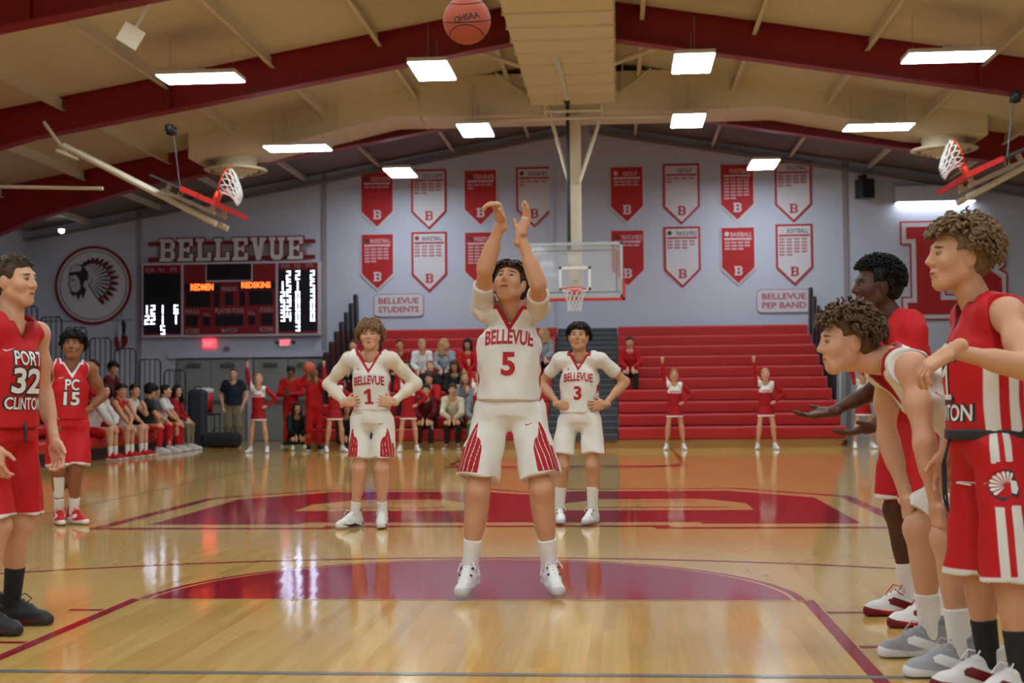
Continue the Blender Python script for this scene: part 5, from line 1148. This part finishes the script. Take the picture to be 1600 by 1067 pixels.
# ---- curly-haired visitor nearest on the lane
J = dict(pel=(0, 0, .90), neck=(-.015, 0, 1.40), shL=(.035, -.175, 1.355), shR=(0, .175, 1.36), hipL=(.01, -.09, .90), hipR=(-.01, .09, .90), elL=(.045, -.38, 1.165), wrL=(-.215, -.42, 1.225), anL=(.07, -.12, .09), knL=(.03, -.12, .49), elR=(-.03, .235, 1.10), wrR=(-.10, .19, .86), anR=(.02, .11, .09), knR=(-.03, .09, .49), head=(-.09, -.01, 1.575))
B = Body(J, 1.79, .97, (-80, 2, 0), 1.02, dict(L=-72, R=-76))
PR3 = make_body(B, 'hi', SK['light_warm'], 'curly-haired player in red sleeveless jersey raising one forearm beside the lane', 'person', (2.15, -2.2, 0), dict(R=((-.1, 0, -1), (0, -1, 0), 'relax'), L=((-.8, .05, -.5), (-.35, .2, -.85), 'relax')))
make_hair(B, 'curly', hair_mat('curl_light', srgb(118, 92, 64)), PR3, 'hi', 81)
def side3(a, b, c, vs): return np.where((np.abs(a) > .10) & (c < -.16), .024-np.abs(np.abs(b+.01)-.042), -1.), np.full(len(vs), -1.)
j = torso_cloth(B, PR3, 'jersey', attr_mat('away_jersey_near', JR, (srgb(120, 10, 20), (.76, .74, .73, 1), JR), .6, bump=.12, bscale=500), .0065, hem=.045, side=side3, seed=88, trim=.009, vd=.085)
k = B.k; out_text(j, 'PORT', .17*k, .07*k, front(B, .165, .0), B.left, B.up, M_ltw, M_ltk, 'lettering'); decal(j, (ONE[0]*.125*k, ONE[1]), front(B, .275, 0), B.left, B.up, M_ltw, 'number', .0045); decal(j, (ONE[0]*V(.165, .145)*k, ONE[1]), front(B, .275, 0), B.left, B.up, M_ltk, 'number_outline', .0022); out_text(j, 'CLINTON', .22*k, .06*k, front(B, .385, .0), B.left, B.up, M_ltw, M_ltk, 'lettering')
s = shorts(B, PR3, 'shorts', attr_mat('away_shorts_near', JR, ((.76, .74, .73, 1), (.76, .74, .73, 1), JR), .6, bump=.1, bscale=500), .0065, 1.15, .06, r0=.102, r1=.106, fn=lambda t, a, h, v: (np.where((t > .45) | (t < .14), .020-np.abs(np.abs(np.radians(a-12))*.135-.034), -1.), (t-.965)*.3, np.full(len(t), -1.)), seed=89)
wb = solid([(frus(V(*J['pel'])+B.pu*.018, V(*J['pel'])+B.pu*.058, .170, .168, B.hl, .84), .01)], .0075, .02); link('waistband', np_mesh('waistband', *wb), s, M_ltk)
pf = V(*J['pel'])+B.pf*.135-B.pu*.07
MB().tube([pf+B.pu*.10, pf+B.pf*.02+B.pu*.02, pf+B.pf*.02-B.pu*.10, pf+B.pf*.015-B.pu*.17, pf+B.pf*.03-B.pu*.12, pf+B.pf*.03+B.pu*.0, pf+B.pu*.09], .005, 6).obj('drawstring', M_ltk, s)
out_l = B.hl*1.
side_c = V(*J['hipL'])+(V(*J['knL'])-V(*J['hipL']))*.33+B.pf*.02
decal(s, swoosh(.045), side_c+B.pf*.068, -B.pf, B.pu, M_ltw, 'leg_logo')
# small emblem on the leg: dark patch with a pale feather fan
em_v = [(.0, 0)]; fan = []
for i in range(9):
    a0 = math.radians(60+i*20); fan.append([(.008*math.cos(a0), .008*math.sin(a0)), (.045*math.cos(a0-.13), .045*math.sin(a0-.13)), (.050*math.cos(a0), .050*math.sin(a0)), (.045*math.cos(a0+.13), .045*math.sin(a0+.13))])
fv_ = [p_ for q in fan for p_ in q]; ff = [tuple(range(4*i, 4*i+4)) for i in range(9)]
dk = [(.055*math.cos(math.radians(a)), .055*math.sin(math.radians(a))) for a in range(45, 256, 15)]+[(.02, -.035), (.035, -.045), (.045, -.02), (.042, .01), (.03, .03)]
decal(s, (np.array(dk), [tuple(range(len(dk)))]), side_c, -B.pf, B.pu, M_ltk, 'emblem_patch', .0025); decal(s, (np.array(fv_), ff), side_c, -B.pf, B.pu, M_ltw, 'emblem_feathers', .0045)
decal(s, (np.array([(.012, .018), (.036, .014), (.040, -.012), (.03, -.03), (.014, -.025)]), [(0, 1, 2, 3, 4)]), side_c, -B.pf, B.pu, M_ltw, 'emblem_face', .0045)
shoes(B, PR3, M_shoeWR, 'hi', M_sockb, .17, M_lace)
# ---- ball in flight
bm_ = MB(); n = 32
prof_ = [(.121*math.sin(math.pi*i/24), -.121*math.cos(math.pi*i/24)) for i in range(25)]
ball = MB().lathe(prof_, (0, 0, 0), 40).obj('basketball', mat('ball_leather', srgb(188, 88, 62), .6, noise=.08, nscale=30, bump=.5, bscale=420), None, True, label='orange leather basketball in flight high above the shooter', cat='basketball')
ball.location = (.085, -.47, 2.985)
def ring(fn): return MB().tube([tuple(np.array(fn(t))/np.linalg.norm(fn(t))*.1205) for t in np.linspace(0, 2*math.pi, 49)], .0028, 5, cap=False).obj('seam', M_ltk, ball)
ring(lambda t: (math.cos(t), math.sin(t)*.94, math.sin(t)*.34)); ring(lambda t: (math.cos(t), -math.sin(t)*.25+.0, math.sin(t)*.97))
for sg in (-1, 1): ring(lambda t: (math.cos(t)*.9, math.sin(t)*.8+.0, sg*(.62+.25*math.cos(2*t))))
GEO[ball.name] = (np.array([v.co for v in ball.data.vertices]), np.array([p_.vertices[:] if len(p_.vertices) == 4 else (list(p_.vertices)+[p_.vertices[0]])[:4] for p_ in ball.data.polygons]))
decal(ball, text2d('OHSAA', .13, .032, .02), (.01, -.1, -.015), nrm(V(1, 0, .22)), nrm(V(-.22, 0, 1)), M_ltk, 'lettering', .0015, maxe=.01)
ball.rotation_euler = (0, 0, 0)
# ================================================================ OTHER PEOPLE
def stand_J(H, **kw):
    k = H/1.8; J = dict(pel=(0, 0, .93), neck=(0, 0, 1.48), shL=(.17, .01, 1.43), shR=(-.17, .01, 1.43), hipL=(.09, 0, .93), hipR=(-.09, 0, .93), elL=(.25, .04, 1.15), wrL=(.24, -.04, .90), elR=(-.25, .04, 1.15), wrR=(-.24, -.04, .90), knL=(.11, -.03, .50), anL=(.12, .02, .09), knR=(-.11, -.03, .50), anR=(-.12, .02, .09), head=(0, -.015, 1.66))
    J.update(kw); return {a: tuple(V(*v)*k) for a, v in J.items()}
def seat_J(H, sz=.42, lean=.12, arms='lap', kx=.11):
    k = H/1.8; pz = (sz+.10)/k; J = dict(pel=(0, 0, pz), neck=(0, -lean, pz+.53), shL=(.17, -lean+.01, pz+.48), shR=(-.17, -lean+.01, pz+.48), hipL=(.09, 0, pz), hipR=(-.09, 0, pz), knL=(kx, -.41, pz+.01), anL=(kx+.01, -.42, .09), knR=(-kx, -.41, pz+.01), anR=(-kx-.01, -.42, .09), head=(0, -lean-.04, pz+.71))
    if arms == 'lap': J.update(elL=(.205, -lean-.09, pz+.22), elR=(-.205, -lean-.09, pz+.22), wrL=(.06, -lean-.26, pz+.12), wrR=(-.06, -lean-.26, pz+.12))
    if arms == 'knees': J.update(elL=(.20, -lean-.16, pz+.23), elR=(-.20, -lean-.16, pz+.23), wrL=(.05, -.42, pz+.10), wrR=(-.05, -.42, pz+.10))
    if arms == 'mouth': J.update(elL=(.16, -lean-.20, pz+.26), elR=(-.20, -lean-.12, pz+.22), wrL=(.05, -lean-.16, pz+.50), wrR=(-.05, -.40, pz+.12))
    return {a: tuple(V(*v)*k) for a, v in J.items()}
_cm = {}
def cmat(col, cols=(), nm='cloth'):
    key = (nm, col, cols)
    if key not in _cm: _cm[key] = attr_mat('%s_%d' % (nm, len(_cm)), col, cols, .8)
    return _cm[key]
HANDS = dict(R=((0, -.5, -.8), (0, 1, 0), 'relax'), L=((0, -.5, -.8), (0, 1, 0), 'relax'))
def casual(label, loc, rz, J, H, skin, hair, hcol, top, bottom, shoe=(.6, .6, .6, 1), sleeve=1.93, legs=1.9, head=(0, 0, 0), group=None, hood=False, hands=HANDS, bulk=.98, socks=None, name_top='sweatshirt', name_bot='trousers', seed=1, barelegs=False, legr=(.098, .070, .052), tmask=None):
    B = Body(J, H, bulk, head); o = make_body(B, 'lo', SK[skin], label, 'person', loc, hands, group); o.rotation_euler.z = rz
    make_hair(B, hair, HM[hcol] if hcol in HM else hair_mat(hcol, (.2, .2, .2, 1)), o, 'lo', seed)
    tc, tcols = (top, ()) if not isinstance(top[0], tuple) else (top[0], top[1:])
    torso_cloth(B, o, name_top, cmat(tc, tuple(tcols), 'top'), .016, g=.022, hem=.0, sleeve=sleeve, neck='round', armhole=sleeve <= 0, trim=0, seed=seed, hood=hood, loose=.01, side=tmask)
    if barelegs: shorts(B, o, 'shorts', cmat(bottom, (), 'bottom'), .016, .85, .10, seed=seed)
    else: shorts(B, o, name_bot, cmat(bottom, (), 'bottom'), .016, legs, .10, legr[0], legr[1], taper=legr[2], seed=seed)
    shoes(B, o, cmat(shoe, ((.7, .7, .7, 1),), 'shoe'), 'lo', socks, .16)
    return o
GRY = srgb(128, 132, 142); NAVY = srgb(26, 32, 48); BLK = (.012, .012, .014, 1); WHT = srgb(212, 210, 210); KHA = srgb(128, 116, 94); MAR = srgb(92, 16, 26); CRM = srgb(204, 196, 172); REDC = srgb(186, 22, 30)
PK = dict(R=((.2, -.3, -.9), (.8, .3, 0), 'relax'), L=((-.2, -.3, -.9), (-.8, .3, 0), 'relax'))
casual('heavy-set man in navy polo and khaki trousers, hands in pockets by the doors', (-7.5, 21.5, 0), .1, stand_J(1.70, wrL=(.22, -.07, .93), wrR=(-.22, -.07, .93), elL=(.30, .06, 1.17), elR=(-.30, .06, 1.17)), 1.70, 'light', 'buzz', 'brown', NAVY, KHA, srgb(150, 30, 36), .62, 1.9, hands=PK, bulk=1.22, name_top='polo_shirt', legr=(.105, .080, .066), seed=3)
TX = dict(R=((.7, -.6, .1), (0, .3, 1), 'relax'), L=((-.7, -.6, .1), (0, .3, 1), 'relax'))
casual('person in red hooded tracksuit looking down at a phone in front of the doors', (-6.21, 21.4, 0), 0, stand_J(1.74, wrL=(.05, -.25, 1.16), wrR=(-.05, -.25, 1.16), elL=(.26, -.05, 1.16), elR=(-.26, -.05, 1.16), anL=(.0, -.05, .09), knL=(.07, -.05, .50)), 1.74, 'brown', 'short', 'black', REDC, REDC, BLK, hands=TX, head=(0, -38, 0), hood=True, seed=4)
ph = MB().box(-.035, .035, -.004, .004, -.07, .07).obj('phone', M_ltk, label='dark phone held by the person in the red tracksuit', cat='phone'); ph.location = (-6.21, 21.07, 1.20); ph.rotation_euler.x = -.9
casual('person in red warm-up shouldering a basketball behind a cheerleader', (-5.14, 18.92, 0), .3, stand_J(1.66, wrL=(.02, -.22, 1.56), wrR=(-.16, -.18, 1.62), elL=(.24, -.14, 1.34), elR=(-.32, -.08, 1.40)), 1.66, 'brown', 'short', 'black', REDC, REDC, BLK, seed=5)
b2 = MB().lathe(prof_, (0, 0, 0), 24).obj('basketball', MATS['ball_leather'], None, True, label='orange basketball held up beside the doors', cat='basketball'); b2.location = (-5.16, 18.59, 1.62)
# ---- cheerleaders
M_chr = attr_mat('cheer_top', srgb(168, 16, 28), ((.8, .79, .79, 1), (.80, .79, .79, 1), (.8, .79, .79, 1)), .7); M_skr = attr_mat('cheer_skirt', srgb(168, 16, 28), ((.8, .79, .79, 1),), .7); M_chsh = cmat((.75, .76, .8, 1), ((.8, .8, .8, 1),), 'shoe')
def cheer_proto(hcol, skin):
    J = stand_J(1.52, elR=(-.235, 0, 1.70), wrR=(-.255, -.02, 1.96), shR=(-.165, .0, 1.47), elL=(.40, .04, 1.22), wrL=(.19, -.04, 1.05), anL=(.19, .02, .09), knL=(.15, -.02, .50), anR=(-.19, .02, .09), knR=(-.15, -.02, .50))
    B = Body(J, 1.52, .88, (0, 0, 0), 1.06); o = make_body(B, 'lo', SK[skin], 'x', 'person', (0, 0, 0), dict(R=((0, -.1, 1), (0, -1, 0), 'fist'), L=((-.7, -.4, -.3), (0, 1, 0), 'fist')), 'cheerleaders along the baseline')
    make_hair(B, 'bun', HM[hcol], o, 'lo', 5)
    k = B.k; el = [V(*J['elL']), V(*J['elR'])]
    def msk(a, b, c, vs):
        ch = np.minimum(c+.20*k+.02*np.abs(np.sin(a*60)), .172*k-np.abs(a)); sl = np.max([.045*k-np.linalg.norm(vs-e, axis=1) for e in el], 0); return ch, sl
    t = torso_cloth(B, o, 'cheer_top', M_chr, .014, g=.010, hem=.06, sleeve=1.9, neck='round', armhole=False, trim=0, seed=6, side=msk, fold=.003)
    zz = [(-.09, .02), (-.06, -.01), (-.03, .02), (0, -.01), (.03, .02), (.06, -.01), (.09, .02)]
    decal(t, (np.array(zz+[(x, y-.022) for x, y in zz[::-1]]), [tuple(range(14))]), front(B, .17), B.left, B.up, M_ltr, 'chest_trim', .004)   # red zigzag; the print on the tops is not legible
    pel = V(*J['pel']); vs, qs = solid([(frus(pel+V(0, 0, .13*k), pel-V(0, 0, .20*k), .125*k, .19*k, V(1, 0, 0), .8), .01)], .013, .03, (), lambda f, x, y, z: f+.006*np.sin(np.arctan2(y, x)*14)*np.clip((pel[2]-z)*4, 0, 1))
    link('skirt', np_mesh('skirt', vs, qs, {'m1': (pel[2]-.165*k)-vs[:, 2]}), o, M_skr)
    shoes(B, o, M_chsh, 'lo', M_sockw, .07); return o
def copy_person(o, label):
    c = o.copy(); COL.objects.link(c); c['label'] = label
    for ch in o.children:
        d_ = ch.copy(); COL.objects.link(d_); d_.parent = c
        for g_ in ch.children: e_ = g_.copy(); COL.objects.link(e_); e_.parent = d_
    return c
pa, pb = cheer_proto('light_brown', 'light_warm'), cheer_proto('blond', 'light')
CH = [(pb, -6.08, 18.3, .0, 'blond cheerleader with raised fist standing between the coach and the tracksuit'), (pa, -4.62, 18.4, .5, 'brown-haired cheerleader with raised fist in front of the ball holder'), (pa, -3.2, 18.4, .15, 'brown-haired cheerleader half hidden behind player number 1'), (pb, -1.83, 18.45, -.3, 'blond cheerleader half hidden behind the free throw shooter'),
      (pa, 1.85, 18.45, 0, 'brown-haired cheerleader with raised fist next to player number 3, before empty bleachers'), (pb, 3.55, 18.45, 0, 'blond cheerleader with raised fist before the empty red bleachers'), (pa, 5.35, 18.5, .1, 'brown-haired cheerleader partly hidden behind the lane players')]
seen = set()
for pr_, x, y, rz, lb in CH:
    o = pr_ if id(pr_) not in seen else copy_person(pr_, lb); seen.add(id(pr_)); o['label'] = lb; o.location = (x, y, 0); o.rotation_euler.z = rz
# ---- students on the bleachers
G_ = 'students on the end bleachers'
def student(x, row, label, skin, hair, hcol, top, bottom, arms='lap', lean=.14, head=(0, 0, 0), shoe=(.5, .5, .5, 1), H=1.68, hood=False, rz=0, **kw):
    z = .41+row*.245; y = 19.35+row*.55+.16; fl = 0 if row == 0 else z-.245-.225+.245
    fl = 0. if row == 0 else z-.47
    return casual(label, (x, y, fl), rz, seat_J(H, z-fl, lean, arms), H, skin, hair, hcol, top, bottom, shoe, head=head, group=G_, hood=hood, seed=int(abs(x*100))+row, **kw)
student(-2.98, 0, 'seated boy in maroon plaid shirt leaning forward, hands clasped', 'light', 'swept', 'dark', MAR, srgb(40, 22, 26), 'knees', .26, shoe=srgb(120, 96, 70))
student(-2.45, 0, 'seated boy in cream hoodie leaning forward, hands clasped', 'light_warm', 'swept', 'brown', CRM, srgb(36, 18, 20), 'knees', .26, hood=True, shoe=srgb(130, 104, 74))
student(-1.98, 0, 'seated student in grey top and green patterned pants', 'light', 'short', 'brown', GRY, srgb(60, 130, 70), 'lap', .2, (-20, 0, 0))
student(-3.0, 1, 'boy in red top sitting behind the plaid shirt', 'light', 'mop', 'brown', REDC, BLK, 'knees', .24)
student(-2.26, 1, 'long-haired girl in grey hoodie with hand at her mouth', 'light', 'long', 'light_brown', GRY, GRY, 'mouth', .2, hood=True)
student(-3.56, 2, 'girl in red top sitting above the front-row boys', 'light', 'long', 'dark', REDC, NAVY, 'lap', .15, (15, 0, 0))
student(-3.06, 2, 'student in black sweatshirt with a pink print', 'light', 'bun', 'light_brown', BLK, BLK, 'lap', .15)
student(-2.55, 2, 'long-haired girl in black looking down at her hands', 'tan', 'long', 'brown', BLK, BLK, 'lap', .2, (0, -28, 0))
student(-2.02, 2, 'boy in red tee and dark cap of hair clapping', 'tan', 'short', 'black', REDC, GRY, 'mouth', .15, sleeve=.6)
student(-3.87, 4, 'dark-haired girl in red sweatshirt on an upper row', 'tan', 'bun', 'dark', srgb(140, 18, 26), BLK, 'lap', .15, (20, 0, 0))
student(-3.38, 4, 'blond student in white sweatshirt on an upper row', 'light', 'short', 'blond', WHT, MAR, 'lap', .18, (25, 0, 0))
student(-2.89, 4, 'long-haired blond student in grey sweatshirt looking aside', 'light', 'long', 'blond', srgb(150, 156, 166), BLK, 'lap', .2, (60, -10, 0))
student(-2.40, 4, 'dark-haired girl in red sweater and light grey pants', 'tan', 'long', 'dark', REDC, srgb(150, 150, 156), 'lap', .2, (0, -25, 0))
student(-4.37, 4, 'student in pink top near the bleacher end', 'light', 'long', 'brown', srgb(200, 70, 110), NAVY, 'lap', .15)
student(-4.88, 4, 'student in pale grey top next to the dark end panels', 'light', 'short', 'brown', srgb(170, 172, 180), NAVY, 'lap', .15)
student(-.82, 5, 'long-haired blond girl in grey sitting beside the aisle', 'light', 'long', 'blond', srgb(140, 146, 156), BLK, 'lap', .15, (-50, 0, 0))
student(1.05, 4, 'student in red jacket sitting just past the aisle, above player 3', 'light', 'short', 'brown', srgb(170, 16, 26), BLK, 'lap', .2, (0, -20, 0))
student(-3.98, 0, 'student in blue top on the front row behind player 1', 'light', 'short', 'brown', srgb(70, 100, 180), BLK, 'lap', .2)
for x, y, lb, c1, c2 in ((-5.72, 19.75, 'dark-haired person in black crouching on the floor by the bleacher end', BLK, BLK), (-4.60, 19.17, 'person in dark clothes sitting on the floor behind the cheerleader', srgb(30, 26, 30), srgb(60, 50, 56))):
    casual(lb, (x, y, -.0), .4, seat_J(1.6, .10, .25, 'knees'), 1.6, 'tan', 'long', 'dark', c1, c2, (.7, .7, .3, 1), seed=int(-x*10))
# ---- visiting bench on the side bleachers, facing the court
def bench(y, label, skin, hair, hcol, top, bottom, row=0, arms='knees', lean=.22, head=(0, 0, 0), **kw):
    z = .41+row*.225; fl = 0 if row == 0 else z-.44
    kw.setdefault('socks', M_sockw if kw.get('barelegs') else None)
    return casual(label, (-8.2-row*.53-.16, y, fl), math.pi/2+kw.pop('turn', 0), seat_J(kw.pop('H', 1.76), z-fl, lean, arms), 1.76, skin, hair, hcol, top, bottom, kw.pop('shoe', (.55, .55, .57, 1)), head=head, group='visiting team bench', seed=int(y*10)+row, **kw)
bench(15.7, 'bench player in white long sleeves and red shorts', 'light', 'short', 'dark', (WHT), REDC, barelegs=True, shoe=srgb(190, 26, 34), sleeve=1.9, head=(-20, -10, 0))
bench(16.5, 'bench player in sleeveless red jersey resting forearms on knees', 'light_warm', 'swept', 'dark', REDC, REDC, barelegs=True, sleeve=0, shoe=srgb(190, 26, 34), head=(-30, 0, 0), name_top='jersey')
bench(17.2, 'bench player in white jersey with a hand at his mouth', 'light', 'swept', 'dark', WHT, WHT, barelegs=True, sleeve=0, arms='mouth', shoe=srgb(190, 26, 34), head=(-40, 8, 0), name_top='jersey')
bench(18.0, 'person in black tee and red pants turned away on the bench', 'light_warm', 'mop', 'black', BLK, REDC, sleeve=.6, turn=.3, head=(40, -15, 0), name_top='tee_shirt')
bench(18.6, 'person in dark grey tee and red pants on the bench', 'tan', 'short', 'black', srgb(70, 76, 86), REDC, sleeve=.6, turn=.25, lean=.1, arms='lap', head=(50, 0, 0), name_top='tee_shirt')
bench(19.2, 'person in white tee and red pants on the bench', 'light', 'short', 'dark', WHT, REDC, sleeve=.6, turn=.1, lean=.12, name_top='tee_shirt')
bench(19.9, 'long-haired person in red hoodie and khaki pants at the bench end', 'light', 'long', 'dark', srgb(160, 18, 26), KHA, arms='lap', lean=.12, hood=True, head=(-40, 0, 0))
bench(17.9, 'curly-haired spectator in red hoodie behind the bench', 'light', 'mop', 'brown', REDC, BLK, row=2, arms='lap', head=(-45, 0, 0), hood=True)
bench(18.9, 'dark curly-haired spectator in maroon hoodie behind the bench', 'tan', 'mop', 'black', MAR, BLK, row=2, arms='lap', head=(-45, 0, 0), hood=True)
bench(17.0, 'dark-haired spectator in navy jacket on a higher row', 'tan', 'short', 'black', NAVY, BLK, row=4, arms='lap', head=(-40, 0, 0))
# ---- bags, cooler and bottle by the bench
bg = empty('duffel_bag', 'black duffel bag lying on the floor at the bleacher end by the doors', 'bag', (-7.55, 20.75, 0))
vs, qs = solid([(bx3((0, 0, .17), (.42, .19, .165), np.eye(3), .12), .02)], .02, .03, (), lambda f, x, y, z: f+wav(3, 24, .006)(x, y, z)); link('bag_body', np_mesh('bag_body', vs, qs), bg, mat('bag_black', (.012, .012, .016, 1), .7))
for s in (-1, 1): MB().tube([(s*.18, -.17, .25), (s*.12, -.12, .40), (-s*.02+s*.1, -.06, .42)], .014, 6).obj('handle', M_black, bg)
bp = empty('equipment_case', 'tall navy case standing behind the bench by the guard rails', 'case', (-8.05, 20.75, 0)); vs, qs = solid([(bx3((0, 0, .62), (.19, .15, .62), np.eye(3), .09), .02)], .02, .03); link('case_body', np_mesh('case_body', vs, qs), bp, mat('case_navy', (.02, .025, .04, 1), .6)); MB().tube([(-.07, -.02, 1.24), (-.07, -.02, 1.30), (.07, -.02, 1.30), (.07, -.02, 1.24)], .014, 6).obj('handle', M_black, bp)
cl = empty('drink_cooler', 'red drink cooler with white lid on a small black cart beside the coach', 'cooler', (-8.35, 22.2, 0))
MB().lathe([(0, .72), (.17, .72), (.19, 1.18), (0, 1.18)], (0, 0, 0), 20).obj('cooler_body', mat('cooler_red', srgb(190, 30, 36), .5), cl, True); MB().lathe([(.195, 1.18), (.195, 1.25), (.10, 1.28), (0, 1.28)], (0, 0, 0), 20).obj('lid', M_white, cl, True)
ct = MB().box(-.3, .3, -.22, .22, .67, .71).box(-.3, .3, -.22, .22, .22, .25)
for sx in (-.28, .28):
    for sy in (-.2, .2): ct.tube([(sx, sy, .0), (sx, sy, .70)], .014, 6)
ct.obj('cart', M_black, cl)
pm_ = empty('pom_pom', 'maroon cheer pom-pom lying on the floor by the end bleachers', 'pom-pom', (5.05, 18.75, .10))
mb = MB()
for i in range(90):
    v = RNG.normal(size=3); v /= np.linalg.norm(v); v[2] = abs(v[2])*.9-.3 if i % 3 else v[2]*.6
    t = np.cross(v, V(0, 0, 1))*.012; mb.add([tuple(v*.02-t), tuple(v*.02+t), tuple(v*.15+t+V(0, 0, -.01)), tuple(v*.15-t+V(0, 0, -.01))], [(0, 1, 2, 3)])
mb.obj('streamers', mat('pom_maroon', srgb(96, 14, 30), .4), pm_, kind='stuff')
